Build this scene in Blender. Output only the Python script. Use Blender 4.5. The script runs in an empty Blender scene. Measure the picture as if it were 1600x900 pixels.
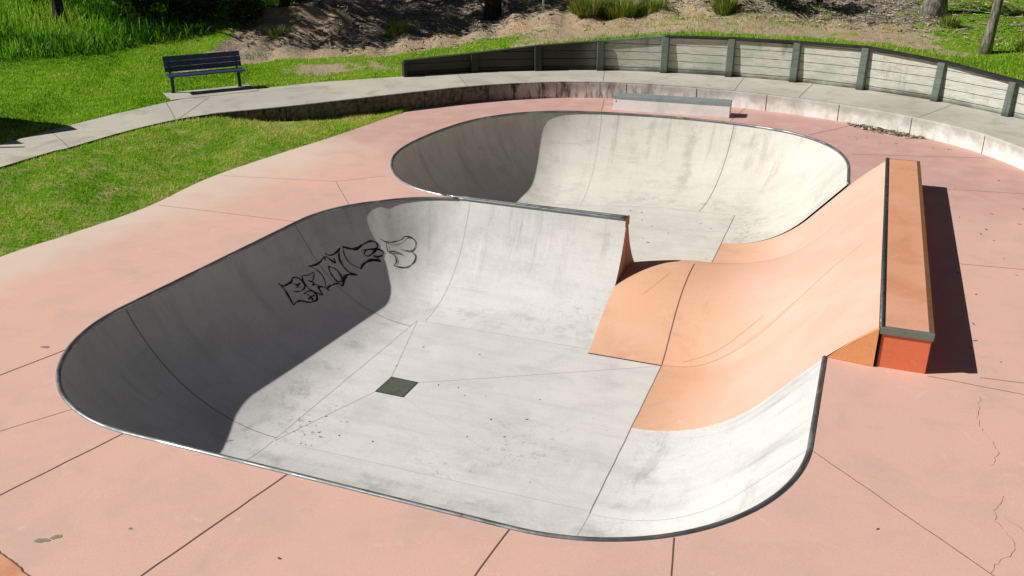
import bpy, bmesh, math, random
import numpy as np
from mathutils import Vector, Matrix
from mathutils.geometry import tessellate_polygon
random.seed(7); rng = np.random.default_rng(11)
S = bpy.context.scene; COL = S.collection
R = math.radians
D = 1.5                                   # bowl depth
SUN_AZ, SUN_EL = R(25.0), R(40.3)         # shadows fall along (cos az, sin az)

# ------------------------------------------------------------------ helpers
def tag(o, label=None, cat=None, group=None, kind=None):
    if label: o['label'] = label
    if cat: o['category'] = cat
    if group: o['group'] = group
    if kind: o['kind'] = kind
    return o
def empty(name, loc=(0, 0, 0), rz=0, label=None, cat=None, group=None):
    o = bpy.data.objects.new(name, None); COL.objects.link(o)
    o.location = loc; o.rotation_euler = (0, 0, rz); o.empty_display_size = .2
    return tag(o, label, cat, group)
class MB:
    """collects faces; build() links them as one mesh object"""
    def __init__(s): s.v = []; s.f = []; s.m = []
    def add(s, vs, fs, mi=0):
        b = len(s.v); s.v += [tuple(v) for v in vs]
        s.f += [tuple(i + b for i in f) for f in fs]; s.m += [mi] * len(fs); return s
    def box(s, lo, hi, mi=0, M=None):
        x0, y0, z0 = lo; x1, y1, z1 = hi
        vs = [Vector(p) for p in ((x0,y0,z0),(x1,y0,z0),(x1,y1,z0),(x0,y1,z0),(x0,y0,z1),(x1,y0,z1),(x1,y1,z1),(x0,y1,z1))]
        if M: vs = [M @ v for v in vs]
        return s.add(vs, [(0,3,2,1),(4,5,6,7),(0,1,5,4),(1,2,6,5),(2,3,7,6),(3,0,4,7)], mi)
    def tube(s, pts, rad, n=8, mi=0, cap=True):
        pts = [Vector(p) for p in pts]; rads = rad if isinstance(rad, (list, tuple)) else [rad] * len(pts)
        vs = []; up = Vector((0, 0, 1)); prev = None
        for i, p in enumerate(pts):
            t = (pts[min(i + 1, len(pts) - 1)] - pts[max(i - 1, 0)]).normalized()
            if prev is None:
                a = t.cross(up) if abs(t.z) < .9 else t.cross(Vector((1, 0, 0)))
            else: a = prev - t * prev.dot(t)
            a.normalize(); prev = a; b = t.cross(a)
            for k in range(n):
                q = 2 * math.pi * k / n
                vs.append(p + (a * math.cos(q) + b * math.sin(q)) * rads[i])
        fs = [(i*n + k, i*n + (k+1) % n, (i+1)*n + (k+1) % n, (i+1)*n + k) for i in range(len(pts) - 1) for k in range(n)]
        if cap: fs += [tuple(range(n))[::-1], tuple((len(pts)-1)*n + k for k in range(n))]
        return s.add(vs, fs, mi)
    def ribbon(s, pts, nrm, width, lift, mi=0):
        """thin strip lying on a surface: pts with normals"""
        pts = [Vector(p) for p in pts]; vs = []
        for i, p in enumerate(pts):
            t = pts[min(i + 1, len(pts) - 1)] - pts[max(i - 1, 0)]
            n = Vector(nrm[i] if not isinstance(nrm, Vector) else nrm)
            w = width[i] if isinstance(width, (list, tuple)) else width
            c = t.cross(n).normalized() * (w / 2)
            vs += [p + c + n * lift, p - c + n * lift]
        return s.add(vs, [(2*i, 2*i+2, 2*i+3, 2*i+1) for i in range(len(pts) - 1)], mi)
    def build(s, name, mats, parent=None, smooth=False, bevel=0, loc=None):
        me = bpy.data.meshes.new(name); me.from_pydata(s.v, [], s.f)
        for m in (mats if isinstance(mats, (list, tuple)) else [mats]): me.materials.append(m)
        me.polygons.foreach_set('material_index', s.m)
        if smooth: me.polygons.foreach_set('use_smooth', [True] * len(s.f))
        me.update()
        o = bpy.data.objects.new(name, me); COL.objects.link(o)
        if parent: o.parent = parent
        if loc: o.location = loc
        if bevel:
            md = o.modifiers.new('bevel', 'BEVEL'); md.width = bevel; md.segments = 2; md.limit_method = 'ANGLE'
        return o
def np_mesh(name, verts, nper, mat, parent=None, attr=None):
    """verts (N*nper,3): N separate faces of nper corners"""
    n = len(verts) // nper; me = bpy.data.meshes.new(name)
    me.vertices.add(n * nper); me.vertices.foreach_set('co', np.asarray(verts, np.float32).ravel())
    me.loops.add(n * nper); me.loops.foreach_set('vertex_index', np.arange(n * nper, dtype=np.int32))
    me.polygons.add(n); me.polygons.foreach_set('loop_start', np.arange(0, n * nper, nper, dtype=np.int32))
    if attr is not None:
        a = me.attributes.new('tint', 'FLOAT', 'POINT'); a.data.foreach_set('value', np.repeat(attr, nper).astype(np.float32))
    me.materials.append(mat); me.update(calc_edges=True); me.validate()
    o = bpy.data.objects.new(name, me); COL.objects.link(o)
    if parent: o.parent = parent
    return o
def lerp(a, b, t): return a + (b - a) * t
def sstep(a, b, x):
    t = min(1, max(0, (x - a) / (b - a))); return t * t * (3 - 2 * t)
def interp(tab, x):
    return float(np.interp(x, [t[0] for t in tab], [t[1] for t in tab]))
def catmull(P, step):
    """resampled Catmull-Rom curve through points (any dimension)"""
    P = [np.array(p, float) for p in P]; Q = [2*P[0]-P[1]] + P + [2*P[-1]-P[-2]]; out = []
    for i in range(1, len(Q) - 2):
        p0, p1, p2, p3 = Q[i-1:i+3]; n = max(1, int(round(np.linalg.norm(p2 - p1) / step)))
        for k in range(n):
            t = k / n
            out.append(.5 * ((2*p1) + (-p0+p2)*t + (2*p0-5*p1+4*p2-p3)*t*t + (-p0+3*p1-3*p2+p3)*t**3))
    out.append(P[-1]); return out
def resample(P, n):
    P = np.array(P, float); s = np.r_[0, np.cumsum(np.linalg.norm(np.diff(P, axis=0), axis=1))]
    u = np.linspace(0, s[-1], n); return np.stack([np.interp(u, s, P[:, k]) for k in range(P.shape[1])], 1)

# ------------------------------------------------------------------ materials
class NT:
    def __init__(s, name, rough=.85, spec=.3, metal=0):
        s.mat = bpy.data.materials.new(name); s.mat.use_nodes = True; s.t = s.mat.node_tree; s.t.nodes.clear()
        s.out = s.t.nodes.new('ShaderNodeOutputMaterial'); s.b = s.t.nodes.new('ShaderNodeBsdfPrincipled')
        s.t.links.new(s.b.outputs[0], s.out.inputs[0]); s.b.inputs['Roughness'].default_value = rough
        s.b.inputs['Specular IOR Level'].default_value = spec; s.b.inputs['Metallic'].default_value = metal
        s.tc = s.t.nodes.new('ShaderNodeTexCoord')
    def lk(s, a, b): s.t.links.new(a, b)
    def val(s, sock, v):
        if hasattr(v, 'is_output'): s.lk(v, sock)
        else: sock.default_value = v
    def mapping(s, scale=(1,1,1), rot=(0,0,0)):
        m = s.t.nodes.new('ShaderNodeMapping'); s.lk(s.tc.outputs['Object'], m.inputs[0])
        m.inputs['Scale'].default_value = scale; m.inputs['Rotation'].default_value = rot; return m.outputs[0]
    def noise(s, scale, detail=4, rough=.55, vec=None, dist=0):
        n = s.t.nodes.new('ShaderNodeTexNoise'); n.inputs['Scale'].default_value = scale; n.inputs['Detail'].default_value = detail
        n.inputs['Roughness'].default_value = rough; n.inputs['Distortion'].default_value = dist
        s.lk(vec if vec is not None else s.tc.outputs['Object'], n.inputs['Vector']); return n.outputs['Fac']
    def voro(s, scale, feature='F1', vec=None):
        n = s.t.nodes.new('ShaderNodeTexVoronoi'); n.inputs['Scale'].default_value = scale; n.feature = feature
        s.lk(vec if vec is not None else s.tc.outputs['Object'], n.inputs['Vector']); return n.outputs['Distance']
    def ramp(s, fac, a, b, lo=0., hi=1.):
        n = s.t.nodes.new('ShaderNodeMapRange'); n.interpolation_type = 'SMOOTHSTEP'
        s.lk(fac, n.inputs[0]); n.inputs[1].default_value = a; n.inputs[2].default_value = b
        n.inputs[3].default_value = lo; n.inputs[4].default_value = hi; return n.outputs[0]
    def mix(s, fac, a, b, mode='MIX'):
        n = s.t.nodes.new('ShaderNodeMix'); n.data_type = 'RGBA'; n.blend_type = mode
        s.val(n.inputs[0], fac)
        for i, c in ((6, a), (7, b)):
            if hasattr(c, 'is_output'): s.lk(c, n.inputs[i])
            else: n.inputs[i].default_value = (*c, 1)
        return n.outputs[2]
    def math(s, op, a, b=0.):
        n = s.t.nodes.new('ShaderNodeMath'); n.operation = op; s.val(n.inputs[0], a); s.val(n.inputs[1], b); return n.outputs[0]
    def sep(s, vec=None):
        n = s.t.nodes.new('ShaderNodeSeparateXYZ'); s.lk(vec if vec is not None else s.tc.outputs['Object'], n.inputs[0]); return n.outputs
    def attr(s, name):
        n = s.t.nodes.new('ShaderNodeAttribute'); n.attribute_name = name; return n.outputs['Fac']
    def bump(s, h, strength=.3, dist=.01):
        n = s.t.nodes.new('ShaderNodeBump'); n.inputs['Strength'].default_value = strength; n.inputs['Distance'].default_value = dist
        s.lk(h, n.inputs['Height']); s.lk(n.outputs[0], s.b.inputs['Normal'])
    def color(s, c):
        if hasattr(c, 'is_output'): s.lk(c, s.b.inputs['Base Color'])
        else: s.b.inputs['Base Color'].default_value = (*c, 1)
        return s.mat

def mat_white(name, base, dark, warm, streak=.5, spots=(), drips=()):
    n = NT(name, .8, .25); p = n.sep()
    big = n.ramp(n.noise(.5, 6, .62, dist=.7), .38, .64)
    blot = n.ramp(n.noise(1.5, 7, .68, dist=.5), .44, .70)
    st = n.ramp(n.noise(1.3, 6, .72, n.mapping((.5, 3.4, .5), (0, 0, .25)), dist=.3), .42, .72)
    fine = n.noise(38, 5, .7); spk = n.ramp(n.noise(80, 2, .5), .66, .73)
    c = n.mix(big, base, warm)
    c = n.mix(n.math('MULTIPLY', blot, .36), c, dark)
    c = n.mix(n.math('MULTIPLY', st, streak * .55), c, dark)
    scuff = n.ramp(n.noise(3.2, 8, .8, n.mapping((1.2, 4.5, 1), (0, 0, 1.1)), dist=.6), .60, .72)
    c = n.mix(n.math('MULTIPLY', scuff, .35), c, tuple(k * .62 for k in dark))
    c = n.mix(n.ramp(fine, .3, .75, .0, .25), c, tuple(k * .70 for k in dark))
    c = n.mix(n.math('MULTIPLY', spk, .28), c, (.18, .17, .15))
    grain = n.ramp(n.noise(9, 7, .8), .5, .68)
    al, up = n.attr('along'), n.attr('up'); onwall = n.ramp(up, .02, .10)
    def wv(sa, su):
        k = n.t.nodes.new('ShaderNodeCombineXYZ'); n.lk(n.math('MULTIPLY', al, sa), k.inputs[0]); n.lk(n.math('MULTIPLY', up, su), k.inputs[1]); return k.outputs[0]
    drip = n.math('MULTIPLY', n.ramp(n.noise(1, 6, .7, wv(3.4, .9), .25), .50, .74), n.ramp(n.math('ADD', up, n.math('MULTIPLY', n.noise(1, 3, .6, wv(1.3, .3)), .9)), .7, 1.35))
    c = n.mix(n.math('MULTIPLY', n.math('MULTIPLY', drip, onwall), .62), c, tuple(k * .60 for k in dark))
    roll = n.ramp(n.noise(1, 8, .8, wv(.55, 9.), .5), .54, .70)
    c = n.mix(n.math('MULTIPLY', n.math('MULTIPLY', roll, onwall), .34), c, tuple(k * .66 for k in dark))
    trow = n.ramp(n.noise(1, 7, .8, wv(5.0, 2.4), .6), .56, .68)
    c = n.mix(n.math('MULTIPLY', n.math('MULTIPLY', trow, onwall), .20), c, (.86, .86, .84))
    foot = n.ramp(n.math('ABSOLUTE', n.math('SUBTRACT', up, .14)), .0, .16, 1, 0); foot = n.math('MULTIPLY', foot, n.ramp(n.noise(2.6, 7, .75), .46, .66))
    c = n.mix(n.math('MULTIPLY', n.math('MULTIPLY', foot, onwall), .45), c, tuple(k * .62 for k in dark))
    for cx, cy, r, col, k in spots:
        dx, dy = n.math('SUBTRACT', p[0], cx), n.math('SUBTRACT', p[1], cy)
        d = n.math('SQRT', n.math('ADD', n.math('MULTIPLY', dx, dx), n.math('MULTIPLY', dy, dy)))
        d = n.math('ADD', d, n.math('MULTIPLY', n.noise(2.3, 6, .7), r * 1.1))
        c = n.mix(n.math('MULTIPLY', n.math('MULTIPLY', n.ramp(d, r * .65, r * 1.6, 1, 0), k), grain), c, col)
    for cx, wd, z0, z1, k in drips:
        dx = n.math('ABSOLUTE', n.math('ADD', n.math('SUBTRACT', p[0], cx), n.math('MULTIPLY', n.math('SUBTRACT', n.noise(1.8, 5, .6), .5), .42)))
        m = n.math('MULTIPLY', n.ramp(dx, wd * .15, wd, 1, 0), n.math('MULTIPLY', n.ramp(p[2], z0, z0 + .35), n.ramp(p[2], z1 - .3, z1, 1, 0)))
        m = n.math('MULTIPLY', m, n.ramp(p[1], 20.2, 20.6)); m = n.math('MULTIPLY', m, n.ramp(n.noise(5, 6, .7), .3, .6))
        c = n.mix(n.math('MULTIPLY', m, k), c, (.20, .19, .165))
    if name.startswith('front'): c = n.mix(n.ramp(n.math('ADD', p[0], n.math('MULTIPLY', n.noise(.8, 4), .8)), -7.9, -6.3, .38, 0), c, (.34, .36, .37))  # left wall a little greyer, with shade painted in as blue-grey
    n.bump(n.math('ADD', fine, n.noise(6, 4)), .14, .01)
    return n.color(c)
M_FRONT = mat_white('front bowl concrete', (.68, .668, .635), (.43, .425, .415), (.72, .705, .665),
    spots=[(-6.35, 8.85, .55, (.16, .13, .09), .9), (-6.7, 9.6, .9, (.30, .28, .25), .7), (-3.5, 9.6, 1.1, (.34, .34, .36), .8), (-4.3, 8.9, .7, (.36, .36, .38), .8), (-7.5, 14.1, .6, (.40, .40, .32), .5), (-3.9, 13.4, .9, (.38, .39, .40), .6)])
M_REAR = mat_white('rear bowl concrete', (.68, .648, .58), (.44, .41, .355), (.71, .68, .61),
    spots=[(-6.6, 19.2, .7, (.22, .20, .15), .9), (-2.0, 19.3, .7, (.22, .22, .20), .9), (-1.8, 18.3, .6, (.24, .24, .23), .8), (-1.3, 19.9, .35, (.30, .24, .14), .6), (-4.4, 19.0, 1.2, (.36, .35, .34), .6)],
    drips=[(-3.75, .17, -1.6, .1, .33), (-4.75, .08, -1.1, .1, .25), (-2.3, .05, -.6, .05, .25)])

def mat_stain(name, base, alt, pale, grime, rough=.82, gk=.5):
    n = NT(name, rough, .25)
    big = n.ramp(n.noise(.35, 5, .62, dist=.8), .36, .66)
    mid = n.ramp(n.noise(1.4, 6, .65, dist=.5), .45, .75)
    pal = n.ramp(n.noise(2.6, 5, .7, dist=1.2), .58, .8)
    fine = n.noise(45, 5, .7); spk = n.ramp(n.noise(70, 2, .5), .67, .75)
    scr = n.ramp(n.noise(2.2, 6, .75, n.mapping((.25, 2.5, 1), (0, 0, .9))), .62, .78)
    c = n.mix(big, base, alt)
    c = n.mix(n.math('MULTIPLY', mid, gk), c, grime)
    c = n.mix(n.math('MULTIPLY', pal, .6), c, pale)
    wear = n.ramp(n.noise(5.5, 9, .8, dist=1.0), .60, .68); c = n.mix(n.math('MULTIPLY', wear, .28), c, pale)
    c = n.mix(n.math('MULTIPLY', scr, .3), c, pale)
    mk = n.ramp(n.noise(1.6, 8, .82, n.mapping((.5, 3.0, 1), (0, 0, -.35)), dist=.8), .60, .70)
    c = n.mix(n.math('MULTIPLY', mk, .30), c, tuple(k * .62 for k in grime))
    mk2 = n.ramp(n.noise(2.4, 8, .85, n.mapping((4.0, .6, 1), (0, 0, .15)), dist=.5), .62, .70)
    c = n.mix(n.math('MULTIPLY', mk2, .22), c, tuple(k * .68 for k in grime))
    c = n.mix(n.math('MULTIPLY', n.ramp(n.noise(120, 2, .5), .68, .74), .35), c, tuple(k * .45 for k in grime))
    c = n.mix(n.ramp(fine, .35, .8, 0, .3), c, tuple(k * .7 for k in grime))
    c = n.mix(n.math('MULTIPLY', spk, .35), c, (.5, .44, .4))
    n.bump(n.math('ADD', fine, n.noise(7, 4)), .12, .01)
    return n, c
n, c = mat_stain('pink deck concrete', (.75, .46, .365), (.69, .44, .365), (.81, .61, .52), (.59, .40, .335), gk=.72)
# dusty beige band along the grass edge (left of the bowls), worn by run-off
sx = n.sep(); edge = n.math('ADD', n.math('ADD', sx[0], n.math('MULTIPLY', sx[1], -.13)), n.math('MULTIPLY', n.noise(1.1, 5, .6), 2.2))
dust = n.ramp(edge, -12.2, -10.3, .85, 0.)
c = n.mix(dust, c, (.70, .575, .475))
far = n.ramp(n.math('ADD', sx[1], n.math('MULTIPLY', n.noise(.6, 4), 3)), 17.5, 20, 0, .8)
c = n.mix(far, c, n.mix(n.ramp(n.noise(1.8, 5), .4, .7), (.53, .31, .27), (.60, .385, .335)))
M_DECK = n.color(c)
n, c = mat_stain('orange painted concrete', (.70, .425, .285), (.69, .39, .245), (.76, .545, .435), (.60, .325, .195), gk=.75)
sx = n.sep(); pk = n.ramp(n.math('ADD', sx[0], n.math('MULTIPLY', n.noise(.9, 4), .9)), -1.6, -.4, 0, .85)
M_ORANGE = n.color(n.mix(pk, c, n.mix(n.ramp(n.noise(1.4, 5), .4, .65), (.715, .44, .34), (.735, .485, .395))))
n, c = mat_stain('ledge top concrete', (.74, .385, .25), (.70, .33, .19), (.76, .50, .39), (.58, .25, .13), gk=.8); M_LEDGETOP = n.color(c)
n, c = mat_stain('vermilion painted concrete', (.80, .20, .09), (.74, .20, .10), (.80, .34, .2), (.50, .12, .06), gk=.35); M_VERM = n.color(c)
n, c = mat_stain('burnt orange concrete', (.78, .34, .14), (.80, .39, .17), (.8, .48, .27), (.50, .18, .07)); M_BURNT = n.color(c)
n, c = mat_stain('spine end concrete', (.50, .25, .15), (.46, .24, .16), (.55, .36, .27), (.25, .12, .07)); M_SPINE_END = n.color(c)
n, c = mat_stain('path concrete', (.565, .525, .445), (.48, .45, .385), (.68, .64, .56), (.33, .305, .255), gk=.8); M_PATH = n.color(c)

def mat_wall():
    n = NT('stained wall concrete', .9, .2); p = n.sep()
    base = n.mix(n.ramp(n.noise(2.2, 5), .35, .7), (.72, .71, .65), (.88, .88, .84))
    leftish = n.ramp(n.math('ADD', p[0], n.math('MULTIPLY', n.noise(.5, 3), 5)), -6.0, .5, 1.0, .22)
    drip = n.ramp(n.noise(3.5, 6, .7, n.mapping((1.6, 1.6, .35))), .40, .62)
    toph = n.ramp(n.math('ADD', p[2], n.math('MULTIPLY', n.noise(4, 5), .5)), .30, .62)
    k = n.math('MAXIMUM', n.math('MULTIPLY', drip, leftish), n.math('MULTIPLY', toph, .45)); k = n.math('MAXIMUM', k, n.ramp(p[0], -9.5, -7.2, .93, 0))  # left end blackened: mould, plus its shade painted into the colour
    c = n.mix(k, base, n.mix(n.ramp(n.noise(9, 4), .4, .6), (.03, .025, .017), (.12, .10, .065)))
    n.bump(n.noise(18, 6, .7), .5, .02); return n.color(c)
M_WALL = mat_wall()
def mat_steel(name, col, rust, k, rough=.42, metal=.75):
    n = NT(name, rough, .5, metal); f = n.ramp(n.noise(4, 6, .7, dist=.6), .62 - k * .4, .8 - k * .35)
    n.lk(n.ramp(n.noise(11, 4), .3, .7, rough - .1, rough + .2), n.b.inputs['Roughness'])
    n.bump(n.noise(60, 3), .1, .004); return n.color(n.mix(f, n.mix(n.noise(7, 4), tuple(x*.75 for x in col), tuple(x*1.2 for x in col)), rust))
def mat_coping():
    n = NT('ground steel coping', .42, .5, .75)
    c = n.mix(n.noise(9, 5), (.15, .16, .165), (.29, .305, .315))
    c = n.mix(n.ramp(n.noise(1.1, 4, .6), .52, .66), c, (.40, .42, .43))
    rust = n.ramp(n.noise(2.3, 6, .75), .60, .70); c = n.mix(rust, c, (.13, .075, .04))
    n.lk(n.ramp(n.noise(3.1, 5), .3, .7, .28, .7), n.b.inputs['Roughness']); n.bump(n.noise(45, 4), .2, .004); return n.color(c)
M_COPING = mat_coping()
M_DARKSTEEL = mat_steel('dark steel bar', (.085, .09, .092), (.10, .06, .035), .25, .5)
M_RUST = mat_steel('rusty steel angle', (.17, .13, .085), (.24, .10, .035), .75, .6, .35)
M_GREENSTEEL = mat_steel('weathered galvanised steel', (.20, .235, .205), (.15, .13, .09), .2, .5, .4)
M_BOXSTEEL = mat_steel('galvanised box edging', (.33, .385, .385), (.22, .22, .2), .15, .5, .35)
M_GRATE = mat_steel('green grey drain cover', (.115, .125, .095), (.09, .08, .05), .3, .7, .2)
n, c = mat_stain('pale box concrete', (.92, .92, .90), (.86, .86, .84), (.94, .94, .92), (.58, .57, .55)); M_BOX = n.color(c)
M_GAP = NT('dark joint gap', .95, .05).color((.018, .012, .010))
M_JOINT = NT('sawn joint', .95, .05).color((.17, .095, .075))
M_SEAM = NT('bowl seam', .95, .05).color((.53, .52, .49))
M_SEAMDARK = NT('dark bowl seam', .95, .05).color((.22, .21, .195))
M_PALELINE = NT('worn pale line', .9, .1).color((.66, .44, .32))
M_INK = NT('black spray paint', .6, .3).color((.012, .012, .016))
M_INKTHIN = NT('faded spray paint', .8, .2).color((.030, .034, .034))
n = NT('navy painted slats', .45, .4); M_NAVY = n.color(n.mix(n.ramp(n.noise(6, 4), .3, .7), (.026, .045, .12), (.045, .065, .15)))
n = NT('black painted steel', .5, .4); M_BLACK = n.color(n.mix(n.noise(9, 4), (.012, .013, .018), (.03, .032, .04)))
def mat_timber(name, a, b, dark, green):
    n = NT(name, .9, .15); p = n.sep()
    g = n.noise(5, 6, .7, n.mapping((.8, .8, 14), (0, 0, 0)))
    c = n.mix(n.ramp(g, .3, .7), a, b)
    c = n.mix(n.ramp(n.noise(1.3, 5, .6), .45, .7, 0, .6), c, green)
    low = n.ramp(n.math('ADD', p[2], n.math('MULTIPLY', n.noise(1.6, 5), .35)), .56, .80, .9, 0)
    c = n.mix(low, c, dark); c = n.mix(n.ramp(n.math('ADD', p[0], n.math('MULTIPLY', n.noise(.8, 3), 1.2)), -7.2, -5.4, .95, 0), c, dark)  # left bays coloured near-black, standing in for their shade
    c = n.mix(n.math('MULTIPLY', n.ramp(n.noise(2.2, 6, .7, n.mapping((1, 1, .25))), .55, .75), .6), c, dark)
    n.bump(g, .5, .01); return n.color(c)
M_PLANK = mat_timber('weathered grey planks', (.40, .395, .34), (.72, .71, .63), (.035, .035, .026), (.36, .43, .34))
M_POST = mat_timber('green grey timber post', (.10, .125, .105), (.21, .245, .205), (.035, .04, .03), (.12, .17, .125))
M_CAP = mat_timber('black weathered capping', (.018, .018, .017), (.05, .05, .046), (.02, .02, .018), (.05, .06, .05))
def mat_leaf(name, cols, trans=.25, rough=.55):
    n = NT(name, rough, .25); a = n.attr('tint'); c = cols[0]
    for i, k in enumerate(cols[1:]): c = n.mix(n.ramp(a, i / (len(cols) - 1), (i + 1) / (len(cols) - 1)), c, k)
    n.b.inputs['Transmission Weight'].default_value = 0
    tr = n.t.nodes.new('ShaderNodeBsdfTranslucent'); mx = n.t.nodes.new('ShaderNodeMixShader'); mx.inputs[0].default_value = trans
    n.lk(c, tr.inputs[0]); n.lk(n.b.outputs[0], mx.inputs[1]); n.lk(tr.outputs[0], mx.inputs[2]); n.lk(mx.outputs[0], n.out.inputs[0])
    return n.color(c)
M_LAWN = mat_leaf('mown grass blades', [(.06, .22, .005), (.25, .52, .009), (.43, .66, .02), (.70, .65, .19)], .35)
M_DRYGRASS = mat_leaf('sparse yellowing grass', [(.12, .30, .012), (.32, .50, .03), (.48, .50, .10), (.54, .47, .25)], .3)
M_TALL = mat_leaf('long grass blades', [(.02, .085, .004), (.12, .34, .009), (.29, .56, .018), (.47, .56, .09)], .35)
M_TUFT = mat_leaf('dry edged tuft grass', [(.05, .10, .012), (.16, .25, .02), (.34, .38, .07), (.52, .44, .20)], .3)
M_GUM = mat_leaf('gum leaves', [(.035, .065, .02), (.06, .10, .03), (.09, .13, .045)], .2)
M_SHRUB = mat_leaf('dark shrub leaves', [(.014, .03, .008), (.028, .055, .012), (.06, .10, .02)], .2)
M_LITTER = mat_leaf('bark and leaf litter', [(.10, .075, .05), (.33, .27, .20), (.60, .55, .47), (.17, .09, .05)], .0, .9)
M_DRYLEAF = mat_leaf('dry leaf', [(.10, .06, .03), (.26, .15, .05), (.04, .03, .02)], .0, .8)
def mat_bark(name, a, b):
    n = NT(name, .95, .1); g = n.noise(6, 6, .7, n.mapping((2.5, 2.5, .5)))
    n.bump(g, .9, .05); return n.color(n.mix(n.ramp(g, .38, .62), a, b))
M_BARK = mat_bark('grey gum bark', (.10, .09, .075), (.34, .31, .27))
M_BARKDARK = mat_bark('dark bark', (.02, .017, .014), (.07, .06, .05))
M_POLE = NT('pale green painted post', .5, .4).color((.27, .45, .33))
def mat_ground():
    n = NT('ground of grass soil and bark', .95, .1)
    dirt = n.attr('dirt'); lit = n.attr('litter')
    grass = n.mix(n.ramp(n.noise(3.5, 6, .7), .3, .7), (.11, .27, .008), (.23, .40, .015))
    soil = n.mix(n.ramp(n.noise(1.3, 6, .65), .35, .65), (.58, .43, .285), (.48, .37, .26))
    soil = n.mix(n.ramp(n.noise(9, 6, .75), .5, .75, 0, .7), soil, (.25, .18, .12))
    soil = n.mix(n.ramp(n.noise(.7, 3), .55, .7, 0, .6), soil, (.60, .36, .19))
    bark = n.mix(n.ramp(n.noise(14, 6, .8), .35, .65), (.15, .12, .09), (.46, .39, .31))
    w = n.math('ADD', dirt, n.math('MULTIPLY', n.math('SUBTRACT', n.noise(2.4, 7, .75), .5), 1.3))
    wl = n.math('ADD', lit, n.math('MULTIPLY', n.math('SUBTRACT', n.noise(1.7, 7, .75), .5), 1.5))
    c = n.mix(n.ramp(w, .40, .60), grass, n.mix(n.ramp(wl, .4, .6), soil, bark))
    n.bump(n.math('ADD', n.noise(5, 8, .75), n.math('MULTIPLY', n.noise(25, 4), .4)), 1.0, .12)
    return n.color(c)
M_GROUND = mat_ground()
n = NT('verge soil and turf', .95, .1)
M_VERGE = n.color(n.mix(n.ramp(n.noise(2.6, 7, .7), .42, .66), (.11, .25, .010), (.36, .34, .12)))

# ------------------------------------------------------------------ outlines (metres, deck = z 0)
def arc(c, a0, a1, r0, r1, n=14):
    return [(c[0] + lerp(r0, r1, k/n) * math.cos(R(lerp(a0, a1, k/n))), c[1] + lerp(r0, r1, k/n) * math.sin(R(lerp(a0, a1, k/n)))) for k in range(n + 1)]
def line(a, b, n): return [(lerp(a[0], b[0], k/n), lerp(a[1], b[1], k/n)) for k in range(n + 1)]
SPX = -3.46; Y0, Y1 = 10.57, 18.08          # spine end, orange ramp extent
FRONT_FLOOR = [(-6.62, 8.58), (-6.47, 12.6), (-2.3, 12.6), (-2.3, 8.58)]
front_rim = (line((SPX, 14.57), (-6.47, 14.6), 24) + arc((-6.47, 12.6), 90, 135, 2.0, 1.93)[1:] + arc((-6.47, 12.6), 135, 178, 1.93, 2.13)[1:]
             + line((-8.60, 12.67), (-8.9, 8.62), 32)[1:] + arc((-6.62, 8.58), 180, 270, 2.28, 2.33, 30)[1:]
             + line((-6.62, 6.25), (-2.3, 6.22), 34)[1:] + arc((-2.3, 8.58), 270, 360, 2.36, 2.29, 30)[1:] + line((-.01, 8.58), (0, Y0), 16)[1:])
REAR_FLOOR = [(SPX, 16.7), (-6.75, 16.7), (-6.98, 17.4), (-6.88, 18.8), (-6.5, 19.95), (-3.85, 20.15), (-2.3, 19.92), (-2.3, 16.7)]
rr = catmull([(-6.7, 14.66), (-7.57, 14.88), (-8.28, 15.47), (-8.83, 16.3), (-9.14, 17.35), (-9.08, 18.84), (-8.75, 20.25), (-8.08, 21.27),
              (-7.13, 21.93), (-5.73, 22.25), (-3.85, 22.34), (-1.99, 22.03), (-1.06, 21.5), (-.42, 20.67), (-.13, 19.7), (-.08, 18.9), (-.05, Y1)], .14)
rr = [tuple(p) for p in rr]
for _ in range(8): rr = [rr[0]] + [((a[0]+2*b[0]+c_[0])/4, (a[1]+2*b[1]+c_[1])/4) for a, b, c_ in zip(rr, rr[1:], rr[2:])] + [rr[-1]]
rear_rim = line((SPX, 14.67), (-6.7, 14.66), 24)[:-1] + rr
def closest(poly, p):
    best = None; p = Vector(p)
    for a, b in zip(poly, poly[1:] + poly[:1]):
        a, b = Vector(a), Vector(b); t = max(0, min(1, (p-a).dot(b-a) / (b-a).length_squared)); q = a + (b-a)*t
        if best is None or (q-p).length < (best-p).length: best = q
    return best
def profile(L, th=None, n=18, D=D):
    """(d, z) from the flat floor out to the rim: arc, then straight when th (top angle) is below the natural one"""
    nat = 2 * math.atan2(D, L); th = nat if th is None else min(th, nat); s_, c_ = math.sin(th), math.cos(th)
    # R sin + s cos = L ; R (1-cos) + s sin = D
    det = s_ * s_ - c_ * (1 - c_); Rr = (L * s_ - D * c_) / det; st = max(0, (D - Rr * (1 - c_)) / s_)
    tot = Rr * th + st; out = []
    for k in range(n + 1):
        u = tot * k / n
        if u <= Rr * th: out.append((Rr * math.sin(u/Rr), -D + Rr * (1 - math.cos(u/Rr))))
        else: out.append((Rr * s_ + (u - Rr*th) * c_, -D + Rr * (1 - c_) + (u - Rr*th) * s_))
    return out
NP = 18
def rear_depth(x): return D + .24 * min(1, max(0, (-2.3 - x) / 4.4))   # the rear floor falls away to the left
def wall_grid(rim, floor, theta, depth=lambda x: D):
    """grid[i][k] of points: i along the rim, k up the wall"""
    G = []
    for p in rim:
        q = closest(floor, p); v = Vector(p) - q; L = v.length; v.normalize()
        G.append([Vector((q.x + v.x*d, q.y + v.y*d, z)) for d, z in profile(L, theta(p), NP, depth(q.x))])
    return G
TH = R(49)
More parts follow.
